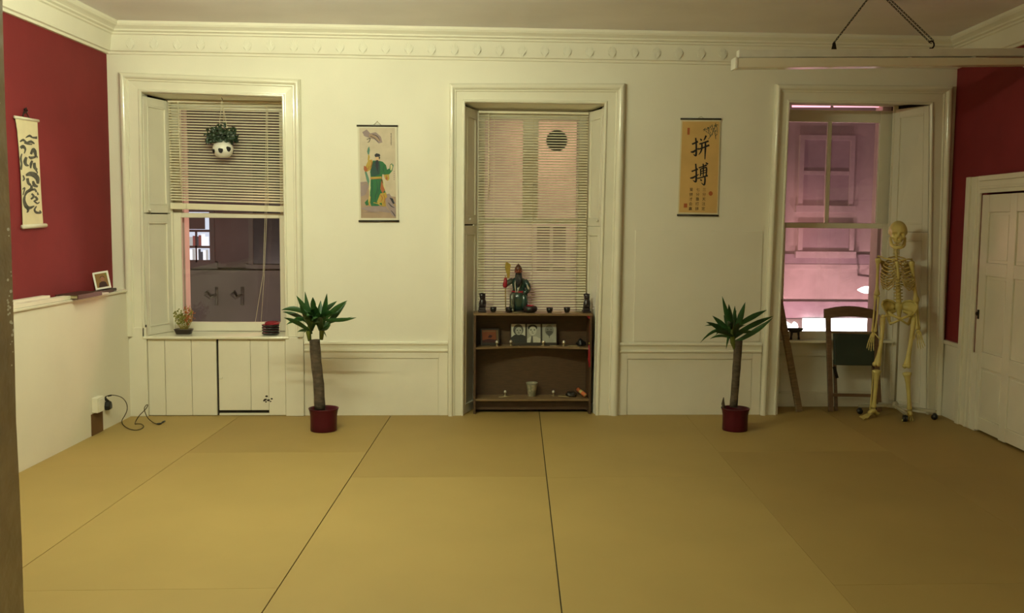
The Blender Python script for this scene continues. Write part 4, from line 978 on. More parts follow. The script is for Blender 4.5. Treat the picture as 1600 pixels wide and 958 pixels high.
pq([(80,820),(200,790),(300,810),(340,860),(250,850),(150,850)], 'mauve', 3)
pq([(140,290),(152,275),(158,310),(150,350),(140,345),(133,320)], 'teal', 3)           # glaive blade
pq([(143,345),(152,350),(158,370),(150,400),(138,400)], 'gold', 4)
pq([(112,500),(128,495),(150,560),(160,620),(148,622),(128,570)], 'teal', 3)
pq([(145,395),(176,390),(190,430),(165,480),(130,500),(108,480),(120,450)], 'gold', 5)     # armoured arm
pq([(105,445),(128,455),(138,490),(115,500),(104,478)], 'rust', 6)
pq([(185,400),(230,400),(270,410),(300,440),(310,480),(330,470),(335,435),(350,425),(366,440),(355,490),(330,520),(290,525),(268,520),(262,555),(165,555),(160,500),(172,440)], 'green', 5)
pq([(190,410),(240,405),(250,450),(245,520),(200,540),(170,535),(168,480)], 'dgreen', 6)
pq([(338,440),(352,432),(358,455),(345,490),(338,480)], 'pale', 6)
pq([(165,550),(262,545),(285,640),(300,700),(270,790),(225,800),(170,800),(150,740),(162,650)], 'green', 5)
pq([(164,545),(260,540),(262,560),(164,566)], 'gold', 7)
pq([(260,560),(276,580),(290,660),(270,690),(250,650)], 'rust', 6)
pq([(250,690),(300,680),(310,720),(290,740),(298,800),(268,806),(262,770),(235,780),(220,765)], 'gold', 7)
pq([(280,525),(325,520),(330,560),(315,580),(290,560)], 'gold', 7)
pq([(300,545),(315,550),(308,575),(296,565)], 'rust', 8)
pq([(150,700),(165,720),(158,790),(180,806),(150,800),(142,760)], 'gold', 6)
pq([(112,770),(140,740),(150,790),(125,795)], 'green', 5)
pq([(150,600),(160,560),(164,640),(152,720)], 'pale', 6)
pq([(208,365),(236,360),(240,400),(222,415),(208,398)], 'skin', 7)
pq([(212,396),(232,396),(236,440),(226,500),(214,470),(206,430)], 'dark', 8)               # beard
pq([(198,350),(215,336),(242,342),(250,356),(240,366),(205,370)], 'dark', 8)
pq([(236,362),(248,372),(240,392),(236,380)], 'dark', 8)
pq([(258,545),(285,600),(296,650),(286,650),(262,590)], 'pale', 6)
for k in range(12): pq([(340+k % 3, 160+k*9),(347,158+k*9),(348,164+k*9),(342,166+k*9)], 'dark', 3)
for k in range(5): pq([(368,490+k*18),(374,490+k*18),(374,500+k*18),(368,500+k*18)], 'mauve', 3)
def sw(pts, w_, c, k):
    n0 = len(mb.f); brush(mb, pts, w_, 0, lambda x, y, kk: Q(x, y)+Vector((0, -.0008-.0005*k, 0)))
    mb.m[n0:] = [cl.index(c)]*(len(mb.f)-n0)
for pts, w_, c in (([(176,560),(180,640),(172,720),(180,790)],[3,5,5,2],'dgreen'), ([(215,570),(225,650),(205,720),(215,790)],[3,6,5,2],'dgreen'), ([(245,580),(240,640),(225,700)],[3,5,2],'dgreen'), ([(285,440),(275,480),(290,515)],[3,5,2],'dgreen'), ([(320,470),(312,500)],[4,3],'dgreen'),
    ([(250,700),(268,730),(255,760)],[5,7,4],'rust'), ([(280,700),(290,740),(280,780)],[4,6,4],'rust'), ([(300,530),(312,560)],[5,6],'rust'), ([(120,455),(140,475),(150,450)],[4,5,4],'rust'), ([(165,400),(175,430),(160,460)],[4,6,4],'rust'), ([(160,555),(210,562),(262,552)],[3,4,3],'rust'),
    ([(95,155),(120,140),(135,165),(120,185),(100,175)],[3,5,6,5,2],'mauve'), ([(130,215),(160,205),(150,235),(135,240)],[4,6,5,2],'dark'), ([(180,170),(220,185),(248,225)],[3,6,3],'dark'), ([(160,185),(200,205),(235,240)],[3,5,2],'dark'), ([(320,770),(345,800),(372,815)],[4,8,4],'dark'), ([(345,840),(365,865),(380,890)],[4,7,4],'dark'), ([(100,860),(170,850),(250,868)],[3,5,3],'mauve'), ([(370,780),(384,800)],[8,6],'gold'), ([(90,620),(115,600),(140,615)],[4,7,4],'brownish'),
    ([(138,265),(150,258),(160,250)],[3,4,2],'pale'), ([(150,640),(156,690),(150,760)],[5,6,4],'pale'), ([(190,770),(230,780),(262,800)],[6,8,6],'gold'), ([(352,430),(364,445),(352,485)],[5,6,4],'teal'), ([(200,440),(225,470),(232,520)],[4,6,4],'dark')):
    sw(pts, w_, c, 9)
obj('painting', mb, [colr[c] for c in cl], s1)
h_, a_, b_ = at(589.5, 190, -.006), at(583, 196, sy), at(596, 196, sy)
mb = MB(); mb.tube([a_, h_, b_], .0022, 5); mb.ball(h_, (.004,.005,.004), 8, 6); obj('hanging_loop', mb, M['brass'], s1)
# calligraphy scroll
s2 = scroll_back('calligraphy_scroll', 'tan hanging scroll with two large black brush characters and bamboo', (1064.5,185.8), (1126,186.2), (1059,336), (1121.5,336.8), sy, M['paper'])
Q2 = lambda zx, zy, k=0: at(1050+zx/5.635, 175+zy/5.635, sy) + Vector((0, -.0010-.0006*k, 0))
mb = MB(); mb.poly([Q2(92,84), Q2(420,84), Q2(396,890), Q2(62,884)]); obj('silk_ground', mb, M['tan'], s2)
mb = MB()
for pts, ws in (
  ([(176,284),(200,274),(228,260)], [11,10,13]), ([(208,228),(213,290),(212,372),(205,384),(186,372)], [9,11,13,11,2]), ([(164,352),(185,352),(206,338),(236,318)], [6,14,11,3]),
  ([(248,236),(262,252)], [6,13]), ([(300,208),(288,236),(278,250)], [12,9,4]), ([(240,282),(270,274),(322,256)], [9,9,12]), ([(228,330),(270,316),(328,292)], [8,9,13]),
  ([(262,272),(262,320),(252,352),(234,378)], [10,11,9,3]), ([(294,262),(293,330),(289,418)], [10,12,5]),
  ([(172,524),(198,514),(228,502)], [10,9,12]), ([(208,456),(213,520),(212,600),(204,614),(182,600)], [9,11,13,11,2]), ([(158,582),(180,580),(206,566),(238,548)], [6,13,10,3]),
  ([(234,492),(268,482),(306,466)], [8,8,11]), ([(296,446),(316,460)], [6,12]), ([(250,500),(252,530),(250,566)], [8,9,7]), ([(250,504),(280,494),(300,490),(304,510),(300,560)], [7,8,11,10,8]),
  ([(254,524),(276,518),(300,512)], [6,6,6]), ([(254,544),(276,538),(300,532)], [6,6,6]), ([(274,456),(276,510),(274,566)], [8,9,6]),
  ([(222,586),(262,576),(314,560)], [8,8,12]), ([(288,562),(290,600),(286,636),(276,640),(256,622)], [9,11,11,9,2]), ([(248,594),(262,606)], [6,11])):
    brush(mb, pts, [v*1.38 for v in ws], 2, Q2)
obj('characters', mb, M['ink'], s2, label='two large black brush written characters')
def glyph(ch, cx, cy, h, m, parent, k=2, f=Q2):
    cu = bpy.data.curves.new('t', 'FONT'); cu.body = ch; cu.size = 1; cu.align_x = 'CENTER'; o = bpy.data.objects.new('t', cu); COL.objects.link(o)
    dg = bpy.context.evaluated_depsgraph_get(); me = o.evaluated_get(dg).to_mesh(); vs = [tuple(v.co) for v in me.vertices]; fs = [tuple(p.vertices) for p in me.polygons]
    o.evaluated_get(dg).to_mesh_clear(); bpy.data.objects.remove(o); bpy.data.curves.remove(cu)
    return [f(cx+v[0]*h, cy-(v[1]-.38)*h, k) for v in vs], fs
mb = MB()
for cx, col in ((284, '三分天注定'), (228, '七分靠打拼'), (170, '爱拼才会赢')):
    for r, ch in enumerate(col):
        v, f = glyph(ch, cx-(r*2.2), 683+r*42, 33, None, None); mb.add(v, f)
obj('small_characters', mb, M['ink'], s2)
mb = MB()
mb.poly([Q2(104,806,2), Q2(134,806,2), Q2(133,842,2), Q2(103,842,2)]); mb.poly([Q2(136,140,2), Q2(156,140,2), Q2(154,200,2), Q2(134,200,2)])
mb.poly([Q2(340+18*math.cos(q), 718+20*math.sin(q), 2) for q in [k*math.pi/8 for k in range(16)]])
obj('red_seals', mb, M['seal'], s2)
mb = MB()
for p in ([(318,240),(345,205),(372,150),(385,95)], [(352,205),(360,160),(352,110)], [(385,240),(380,200),(372,170)], [(398,180),(396,140),(380,100)]): brush(mb, p, [6,5,5,3][:len(p)], 2, Q2)
random.seed(4)
for k in range(30):
    a = random.uniform(290,402); b = random.uniform(100,200) if a > 330 else random.uniform(130,185); th = random.uniform(.3,2.6); L = random.uniform(14,30)
    brush(mb, [(a,b),(a+math.cos(th)*L*.5, b+math.sin(th)*L*.5),(a+math.cos(th)*L, b+math.sin(th)*L)], [2,7,1], 2, Q2)
obj('bamboo_ink', mb, M['greygreen'], s2, label='grey green ink bamboo')
h_, a_, b_ = at(1095.5, 182, -.006), at(1089, 186, sy), at(1101, 186, sy); mb = MB(); mb.tube([a_, h_, b_], .0018, 5); obj('hanging_loop', mb, M['brass'], s2)
# narrow ink scroll on the red wall
def LQ(px, py, o=.010): p = atx(px, py, UW, LWS); return p + Vector((o, -LWS*o, 0))
t = thing('ink_scroll', 'narrow cream ink scroll hanging on the dark red left wall', 'scroll', tuple(LQ(49, 357)))
def L3(zx, zy, k=0): return LQ(10+zx/4.56, 160+zy/4.56, .012+.0015*k)
mb = MB(); e1 = [(52,112),(66,200),(78,330),(92,520),(100,700),(106,875)]; e2 = [(208,134),(212,230),(222,400),(232,600),(242,760),(250,872)]
vs = [L3(*p) for p in e1]+[L3(*p) for p in e2]; n = 6; nb = Vector((-.003,0,0)); vs += [v+nb for v in vs]
fs = [(i, i+1, n+i+1, n+i) for i in range(n-1)]; fs += [tuple(j+2*n for j in f[::-1]) for f in fs] + [(i, 2*n+i, 2*n+i+1, i+1) for i in range(n-1)] + [(n+i, n+i+1, 3*n+i+1, 3*n+i) for i in range(n-1)]
mb.add(vs, fs); obj('mount', mb, M['paper'], t, fixn=True)
mb = MB(); mb.tube([L3(44,104), L3(214,132)], .010, 10); obj('top_rod', mb, M['paper2'], t)
mb = MB(); mb.tube([L3(100,888), L3(268,876)], .014, 10); obj('bottom_rod', mb, M['paper2'], t)
mb = MB(); mb.tube([L3(104,108), LQ(37,170,.004), L3(152,112)], .0035, 6); mb.tube([LQ(37,172,.006), LQ(38.5,169,.01), LQ(40,174,.012), LQ(36,176,.012)], .006, 6); obj('hanging_cord', mb, M['steel'], t)
mb = MB(); random.seed(8)
def ib(pts, ws): brush(mb, pts, [w_*1.45 for w_ in ws], 1, lambda x, y, k: L3(x, y, k))
for p, w_ in (([(122,252),(150,238),(172,250),(205,252)],[3,12,8,14]), ([(82,280),(105,268),(130,285),(160,280),(186,295)],[6,12,8,14,6]), ([(110,288),(140,296),(170,300)],[5,9,5]),
  ([(86,325),(104,315),(120,335),(112,365)],[14,18,10,4]), ([(160,370),(175,335),(188,350),(192,385),(160,395),(145,385)],[12,14,18,10,14,6]), ([(190,380),(204,385),(204,398)],[4,6,3]), ([(96,365),(88,400),(94,440),(88,480)],[5,10,8,12]),
  ([(128,390),(118,420),(126,445),(146,450)],[12,18,14,5]), ([(170,415),(160,440),(158,470)],[10,14,6]), ([(184,430),(188,465),(206,480)],[14,16,8]), ([(195,480),(206,500),(196,515)],[8,6,4]), ([(104,520),(112,545),(102,560)],[6,9,4]),
  ([(124,520),(150,510),(180,515),(206,540),(210,580)],[8,22,26,22,12]), ([(135,540),(142,575),(160,590)],[14,14,10]), ([(175,560),(185,590),(210,600)],[10,18,8]), ([(165,590),(160,620),(130,640),(115,670)],[10,16,14,8]), ([(150,630),(185,620),(200,640)],[6,12,8]),
  ([(116,670),(112,700),(126,740),(150,752),(185,738)],[10,14,20,16,5]), ([(128,740),(140,770),(130,785)],[12,12,4]), ([(165,650),(180,670),(160,690)],[8,12,8]), ([(190,670),(205,690),(188,700)],[10,12,6]), ([(206,640),(212,660)],[6,10]), ([(200,740),(186,765),(200,785),(230,785),(222,770)],[6,10,12,10,5]), ([(100,620),(116,610),(104,660)],[4,8,5]), ([(180,700),(205,720),(222,710)],[8,8,4])): ib(p, w_)
obj('dragon_ink', mb, M['greyink'], t, label='grey ink brushwork')

# ================================================================ LEFT WALL LEDGE AND SOCKET
ZL = 1.018
def ledge_pt(y, off=.05): return Vector((lx(y)-off, y, ZL))
def yl(px): # depth along the ledge front edge seen at px
    p = atx(px, 455, LW+.012, LWS); return p.y
for k, (pa, pb, off, hh, lab) in enumerate(((-6, 95, .085, .040, 'long cream plank lying at the back of the left wall ledge'), (-6, 113, .022, .026, 'long cream plank lying at the front of the left wall ledge'))):
    y0, y1 = -3.2, yl(pb)
    off += .004*k
    mb = MB(); a, b = ledge_pt(y0, off), ledge_pt(y1, off); mb.beam(a+Vector((0,0,hh/2+.0005)), b+Vector((0,0,hh/2+.0005)), .055, hh)
    tag(obj('plank', mb, M['woodsat'], None, bevel=.003), lab, 'plank', 'planks on the left wall ledge')
def book(y0, y1, o0, o1, h, z, name, label, m, cat='book'):
    mb = MB(); mb.prism([(lx(y0)+o0, y0, z), (lx(y0)+o1, y0, z), (lx(y1)+o1, y1, z), (lx(y1)+o0, y1, z)], (0,0,h)); return tag(obj(name, mb, m, None, bevel=.002), label, cat)
ya_, yb2 = yl(112), yl(150)
t = thing('book', 'dark brown hardback book lying over the edge of the left wall ledge', 'book', ((lx(ya_)+.0), (ya_+yb2)/2, ZL))
def slabp(y0, y1, o0, o1, z0, z1): 
    mb = MB(); mb.prism([(lx(y0)+o0, y0, z0), (lx(y0)+o1, y0, z0), (lx(y1)+o1, y1, z0), (lx(y1)+o0, y1, z0)], (0,0,z1-z0)); return mb
mbrown = mat('dark_book_cover', (.06,.025,.018), .5); mpage = plain('book_pages', (185,170,130))
obj('cover', slabp(ya_, yb2, -.10, .055, ZL+.0005, ZL+.005), mbrown, t); obj('cover', slabp(ya_, yb2, -.10, .055, ZL+.026, ZL+.031), mbrown, t); obj('cover', slabp(ya_, yb2, .050, .055, ZL+.005, ZL+.026), mbrown, t); obj('pages', slabp(ya_+.006, yb2-.006, -.095, .050, ZL+.005, ZL+.026), mpage, t)
mb = slabp(yl(146), yl(163), -.02, .045, ZL+.0005, ZL+.012); tag(obj('white_box_lid', mb, M['white'], None, bevel=.002), 'small flat white lid on the left wall ledge beside the book', 'lid')
ty0, ty1 = yl(150)+.02, yl(172)
mb = slabp(ty0+.02, ty1+.10, -.085, .0, ZL+.0005, ZL+.02); tag(obj('dark_box', mb, mbrown, None, bevel=.003), 'dark flat box under the white photo frame on the ledge', 'box')
mb = slabp(yl(176), yl(192)-.01, -.09, -.03, ZL+.0005, ZL+.022); tag(obj('black_case', mb, M['black'], None, bevel=.004), 'small black case at the corner end of the left wall ledge', 'case')
# photo frame
fx = lx(-.30)-.045; base = atx(162, 449, LW-.045, LWS); yaw = .95
t = thing('photo_frame', 'white framed small photograph standing tilted on the left wall ledge', 'picture frame', (base.x, base.y, ZL+.020))
def PF(u, v, o=0.): 
    a = Vector((math.cos(.42), math.sin(.42), 0)); n = Vector((math.sin(.42), -math.cos(.42), 0)); roll = .16
    uu = u*math.cos(roll)-v*math.sin(roll); vv = u*math.sin(roll)*-1*-1+v*math.cos(roll)
    return Vector((base.x, base.y, ZL+.027)) + a*uu + Vector((0,0,1))*vv*.97 - n*vv*.20 + n*o
w2, hh, f = .056, .135, .014
mb = MB()
for a, b, c_, d_ in ((-w2,-w2+f,0,hh),(w2-f,w2,0,hh),(-w2+f,w2-f,0,f),(-w2+f,w2-f,hh-f,hh)):
    mb.prism([PF(a,c_), PF(b,c_), PF(b,d_), PF(a,d_)], PF(0,0,-.012)-PF(0,0))
obj('frame', mb, M['white'], t, bevel=.002, fixn=True)
mb = MB(); mb.poly([PF(-w2+f,f,-.004), PF(w2-f,f,-.004), PF(w2-f,hh-f,-.004), PF(-w2+f,hh-f,-.004)], 0)
mb.poly([PF(-.030,f+.002,-.0034), PF(.034,f+.002,-.0034), PF(.026,.05,-.0034), PF(.004,.062,-.0034), PF(-.020,.05,-.0034)], 1)
mb.poly([PF(.006+.015*math.cos(q), .077+.019*math.sin(q), -.0028) for q in [k*math.pi/8 for k in range(16)]], 2)
mb.poly([PF(.006+.016*math.cos(q), .086+.014*math.sin(q), -.0030) for q in [k*math.pi/8 for k in range(16)]], 1)
mb.poly([PF(w2-f-.012,hh-f-.004,-.003), PF(w2-f,hh-f-.004,-.003), PF(w2-f,hh-f-.03,-.003)], 3)
obj('photograph', mb, [plain('photo_ochre',(140,105,55)), plain('photo_dark',(62,32,24)), plain('photo_skin',(160,105,80)), plain('photo_green',(110,140,40))], t)
mb = MB(); mb.beam(PF(0,.09,-.014), PF(0,.09,-.014)+Vector((.02,.05,-.088)), .03, .003); obj('strut', mb, M['dkframe'], t)
# socket, bare patch, plug and lead
def LW3(px, py, o): p = atx(px, py, LW, LWS); return p + Vector((o, -LWS*o, 0))
t = thing('wall_socket', 'white socket box low on the left wall above a bare brown patch', 'socket', tuple(LW3(150, 646, 0)))
def wallslab(px0, px1, py0, py1, o0, o1):
    A, B = LW3(px0, (py0+py1)/2, 0), LW3(px1, (py0+py1)/2, 0); z0, z1 = LW3(px0, py1, 0).z, LW3(px0, py0, 0).z
    mb = MB(); mb.prism([(A.x+o0, A.y, z0), (A.x+o1, A.y, z0), (B.x+o1, B.y, z0), (B.x+o0, B.y, z0)], (0,0,z1-z0)); return mb
obj('socket_box', wallslab(143, 153, 622, 646, 0, .045), M['woodsat'], t, bevel=.005)
obj('face_plate', wallslab(144, 152.5, 624, 645, .045, .050), M['white'], t, bevel=.003)
t2 = wallslab(142.5, 160, 648, 683, -.001, .006); 
z_ = min(v[2] for v in t2.v); t2.v = [(v[0], v[1], max(v[2], .001) if v[2] > z_+.02 else .001) for v in t2.v]
tag(obj('bare_board', t2, plain('bare_brown_board', (105,72,35)), None), 'bare brown rectangular patch on the left wall below the socket', 'board')
t = thing('power_lead', 'black plug and thin grey lead looping from the wall onto the floor', 'cable', tuple(LW3(165, 640, .02)))
P = LW3(165, 634, .0); mb = MB(); mb.loft([[ (P.x+o, P.y+dy*s, P.z+dz*s) for dy, dz in ((-.030,-.030),(.030,-.030),(.034,.0),(.018,.034),(-.018,.034),(-.034,0))] for o, s in ((.001,.9),(.012,1.),(.034,.95),(.042,.7))], smooth=False); obj('plug', mb, M['black'], t, bevel=.003, fixn=True)
def FL(zx, zy, y=None, z=None): 
    px, py = 130+zx/10.643, 600+zy/10.643
    return atz(px, py, z) if z is not None else at(px, py, y)
py_ = P.y
path = [P+Vector((.035,0,.03)), FL(372,225,py_-.01), FL(400,200,py_-.01), FL(480,186,py_-.01), FL(560,196,py_), FL(640,225,py_), FL(700,285,py_), FL(730,360,py_), FL(728,440,py_), FL(695,520,py_-.01), FL(652,590,z=.03), FL(645,630,z=.006), FL(670,685,z=.006), FL(760,745,z=.006), FL(870,768,z=.006), FL(960,748,z=.006), FL(1005,710,z=.006), FL(975,670,z=.006), FL(900,662,z=.006), FL(862,665,z=.006), FL(880,610,z=.012)]
yy = FL(870,640,z=.01).y
path += [FL(930,530,yy), FL(1010,450,yy), FL(1060,390,yy), FL(1072,350,yy-.01), FL(1050,352,yy-.02), FL(1018,400,yy-.02), FL(1028,470,yy-.02), FL(1070,560,yy-.02), FL(1120,610,z=.02), FL(1170,645,z=.006), FL(1230,665,z=.006), FL(1265,662,z=.006)]
def smooth_path(P, sub=4):
    out = []
    for i in range(len(P)-1):
        p0, p1, p2, p3 = P[max(i-1,0)], P[i], P[i+1], P[min(i+2,len(P)-1)]
        for j in range(sub):
            u = j/sub; out.append(.5*((2*p1)+(p2-p0)*u+(2*p0-5*p1+4*p2-p3)*u*u+(3*p1-p0-3*p2+p3)*u**3))
    return out+[P[-1]]
mb = MB(); mb.tube(smooth_path(path), .0032, 6); obj('lead', mb, plain('grey_flex', (70,58,34)), t)
mb = MB(); mb.tube([FL(372,215,py_-.01)+Vector((.0,0,0)), FL(372,262,py_-.005), P+Vector((.04,0,.02))], [.006,.008,.009], 8); mb.tube([FL(412,200,py_-.01), FL(470,188,py_-.01)], .006, 8); obj('strain_relief', mb, M['black'], t)
mb = MB(); mb.tube([FL(1225,664,z=.007), FL(1260,664,z=.008), FL(1300,655,z=.008)], [.005,.009,.006], 8); mb.tube([FL(1315,640,z=.009), FL(1352,620,z=.009)], .007, 8); mb.tube([FL(1295,655,z=.008), FL(1320,640,z=.009)], .003, 6); obj('end_connector', mb, M['black'], t)
# ================================================================ SKELETON ON ITS STAND
YC, TH = -.085, -.36
cT, sT = math.cos(TH), math.sin(TH)
def xo(z): u = min(max((z-.85)/.42, 0), 1); return 3.592+(3.546-3.592)*u
def B(x, y, z): return Vector((xo(z)+x*cT-y*sT, YC+x*sT+y*cT, z))
hub = Vector((3.612, YC+.06, 0))
sk = thing('skeleton', 'yellowed life size anatomical skeleton on a white castor stand in the right window recess', 'skeleton', (3.60, YC, 0))
def bone(name, path, r, m='bone', n=8, flat=1., label=None, parent=None, up=None):
    mb = MB(); mb.tube(path, r, n, flat=flat, up=up); return obj(name, mb, M[m], parent or sk, label=label)
# skull: one surface, sockets and nose sunk in
def gs(a, e, a0, e0, sa, se): return math.exp(-((a-a0)/sa)**2-((e-e0)/se)**2)
mb = MB(); N1, N2 = 56, 40; vs = []; CZ = 1.520
for i in range(N2+1):
    e = math.pi/2-math.pi*i/N2
    for j in range(N1):
        a = 2*math.pi*j/N1-math.pi       # 0 = front
        ed, ad = math.degrees(e), math.degrees(a)
        r = 1.0; front = max(math.cos(a), 0)
        x = .070*math.cos(e)*math.sin(a); y = -.088*math.cos(e)*math.cos(a); z = .088*math.sin(e)
        k = 1.0 + .05*(1-front)*(ed > -10)
        if ed < -5: 
            f = min((-5-ed)/40, 1); k *= 1+f*(.22*front**2-.18*(1-front))
        d = -.026*(gs(abs(ad), ed, 24, -14, 11, 9)) - .020*gs(ad, ed, 0, -34, 8, 9) + .007*gs(abs(ad), ed, 24, 2, 18, 5) + .009*gs(abs(ad), ed, 48, -24, 10, 7) - .010*gs(abs(ad), ed, 68, -8, 14, 16) + .008*gs(ad, ed, 0, -16, 6, 8) - .006*gs(abs(ad), ed, 36, -46, 9, 8)
        v = Vector((x, y, z)); L = v.length; v = v*k*(1+d/max(L, .05))
        if v.z < -.088: v.z = -.088-(abs(v.z)-.088)*.3
        vs.append(B(v.x*.98, v.y*.95+.005, CZ+v.z*1.0))
fs = [(i*N1+j, (i+1)*N1+j, (i+1)*N1+(j+1) % N1, i*N1+(j+1) % N1) for i in range(N2) for j in range(N1)]
mb.add(vs, fs, 0, True); skull = obj('skull', mb, M['bone'], sk, fixn=True)
mb = MB(); 
jp = [B(s*.055, .0, 1.478) for s in (1,)] ; jaw = []
for s, rev in ((1, False), (-1, True)):
    seg = [B(s*.056,.002,1.480), B(s*.053,-.006,1.445), B(s*.048,-.016,1.420), B(s*.036,-.048,1.404), B(s*.018,-.073,1.398)]
    jaw += seg if not rev else seg[::-1]
mb.tube(jaw, [.007,.010,.012,.011,.012,.012,.011,.012,.010,.007], 8, flat=1.3); obj('jaw', mb, M['bone'], sk)
mb = MB()
for k in range(9):
    a = (k-4)/4*.95
    for z, h in ((1.424, .0085), (1.4405, .0085)): mb.obox(B(.033*math.sin(a), -.040-.034*math.cos(a), z), (B(.0036,0,1)-B(0,0,1)), (B(0,.003,1)-B(0,0,1)), (0,0,h*.5))
obj('teeth', mb, M['bone'], skull)
# spine: 24 vertebrae
def spine(u):     # u 0 sacrum .. 1 skull base
    z = .925+u*.50; y = .045-.030*math.sin(u*2*math.pi*.9-.5)*(.9)+.004
    return B(0, y, z)
u = 0.0; k = 0; hts = [1.5]*5+[1.25]*12+[.72]*7; tot = sum(hts)
for k, h in enumerate(hts):
    hh = h/tot; p, q = spine(u+hh*.06), spine(u+hh*.88); r = .0215 if k < 5 else (.0185-.0004*(k-5) if k < 17 else .0125)
    mb = MB(); m_ = (p+q)/2; mb.tube([p, p.lerp(q,.15), m_, p.lerp(q,.85), q], [r*.96, r, r*.84, r, r*.96], 12)
    bk_ = B(0, .001, 1)-B(0, 0, 1); bk_.normalize(); sd_ = (B(.001,0,1)-B(0,0,1)).normalized()
    mb.tube([m_+bk_*r*.7, m_+bk_*(r+.016), m_+bk_*(r+.030)+Vector((0,0,-.010))], [.007,.005,.004], 6)
    for s in (-1, 1): mb.tube([m_+sd_*s*r*.6+bk_*r*.6, m_+sd_*s*(r+.014)+bk_*r*.9], [.006,.0035], 6)
    obj('vertebra', mb, M['bone'], sk); u += hh
# ribs
for i in range(12):
    t_ = i/11; z0 = 1.318-t_*.225; us = (z0-.925)/.50; sp = spine(us)
    a = (.055+.075*math.sin(min(t_*1.5+.12, 1)*math.pi/2)) * (1-.12*max(t_-.7, 0)/.3); b = .045+.040*min(t_*2.2, 1)
    drop = .040+.055*min(t_*2, 1); end = 2.72 if i < 7 else (2.45 if i < 10 else 1.75-.2*(i-10))
    for s in (-1, 1):
        path = []; n = 16
        for j in range(n+1):
            ph = .25+(end-.25)*j/n; path.append(B(s*a*math.sin(ph), .012-b*math.cos(ph)*-1-.0, z0-drop*(ph/2.7)**1.3))
        path[0] = sp.lerp(path[0], .55)
        if i < 7: path += [B(s*.030, -.092+.018*(1-min(t_*2.5,1)), z0-drop*.72+.004), B(s*.012, -.094+.018*(1-min(t_*2.5,1)), z0-drop*.62+.006)]
        elif i < 10: zz = 1.318-(6/11)*.225-.05; path += [B(s*(.055-.004*(i-7)), -.082, z0-drop*.55), B(s*.028, -.090, zz-.004*(i-6))]
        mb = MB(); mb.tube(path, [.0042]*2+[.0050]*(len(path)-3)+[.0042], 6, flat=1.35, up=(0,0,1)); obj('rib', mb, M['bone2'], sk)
path = [B(0,-.070,1.288), B(0,-.078,1.270), B(0,-.088,1.225), B(0,-.094,1.18), B(0,-.093,1.150), B(0,-.090,1.135)]
bone('sternum', path, [.014,.017,.011,.013,.012,.004], flat=.45, up=(0,0,1) if False else (0,1,.1))
SHL, SHR = at(1372, 403, YC+.05), at(1424, 408, YC-.055)     # shoulder joints as the picture shows them
for s, Sh in ((-1, SHL), (1, SHR)):
    bone('clavicle', [B(s*.012,-.072,1.292), B(s*.045,-.075,1.300), B(s*.090,-.045,1.305), Sh+Vector((-s*.01,0,.014))], [.007,.006,.0055,.007])
    mb = MB(); sc = [B(s*.060,.085,1.265), B(s*.125,.055,1.285), Sh+Vector((-s*.012,.012,-.008)), B(s*.110,.070,1.215), B(s*.080,.090,1.150), B(s*.062,.092,1.19)]
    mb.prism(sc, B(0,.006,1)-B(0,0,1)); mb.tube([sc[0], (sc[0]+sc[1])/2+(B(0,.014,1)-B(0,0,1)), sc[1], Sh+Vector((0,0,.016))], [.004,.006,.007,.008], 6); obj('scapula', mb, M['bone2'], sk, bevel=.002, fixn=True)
def longbone(name, p, q, r, k0=1.9, k1=1.9, bend=(0,0,0), m='bone'):
    p, q, b = Vector(p), Vector(q), Vector(bend); ts = [0,.03,.08,.16,.3,.5,.7,.84,.92,.97,1]; ks = [k0*.6,k0,k0*.93,1.25,1.0,.95,1.0,1.25,k1*.93,k1,k1*.6]
    return bone(name, [p.lerp(q,t)+b*math.sin(math.pi*t) for t in ts], [r*k for k in ks], m, 10)
def hand(w, d, side, curl, fwd, m='bone'):
    """bony hand: wrist bones, then five chains of knuckle bones"""
    h = obj('hand', (lambda mb: (mb.ball(w+d*.012, (.016,.013,.014), 10, 8), mb.ball(w+d*.022+side*.008, .010, 8, 6), mb.ball(w+d*.022-side*.008, .010, 8, 6), mb)[-1])(MB()), M[m], sk)
    for k, L in enumerate((.050,.078,.084,.078,.066)):
        off = (k-2)*.011; st = w+d*.020+side*off*.7; dv = (d+side*(k-2)*.09).normalized()
        if k == 0: dv = (d*.75+side*-.55+fwd*.45).normalized(); st = w+d*.012-side*.013
        mc = st+dv*(.056 if k else .038); p1 = mc+(dv+fwd*curl).normalized()*L*.42; p2 = p1+(dv+fwd*curl*2).normalized()*L*.33; p3 = p2+(dv+fwd*curl*3).normalized()*L*.25
        mb = MB()
        for a_, b_, r in ((st, mc, .0042), (mc, p1, .0038), (p1, p2, .0033), (p2, p3, .0028)):
            mb.tube([a_, a_.lerp(b_,.1), a_.lerp(b_,.5), a_.lerp(b_,.9), b_], [r*1.1, r*1.45, r*.9, r*1.35, r*1.0], 6)
        obj('thumb' if k == 0 else 'finger', mb, M[m], h)
# viewer's left arm
E1, W1_ = at(1370, 462, YC+.06), at(1365, 519, YC+.0)
longbone('humerus', SHL, E1, .0125, 2.0, 2.0)
longbone('ulna', E1+Vector((-.008,.008,.010)), W1_+Vector((-.010,.004,0)), .0070, 2.2, 1.4); longbone('radius', E1+Vector((.012,-.004,-.004)), W1_+Vector((.010,-.004,0)), .0070, 1.6, 2.0, (.004,0,0))
d = (at(1359, 552, YC-.02)-W1_).normalized(); hand(W1_, d, Vector((cT, sT, 0))*-1, .12, Vector((0,-1,0)))
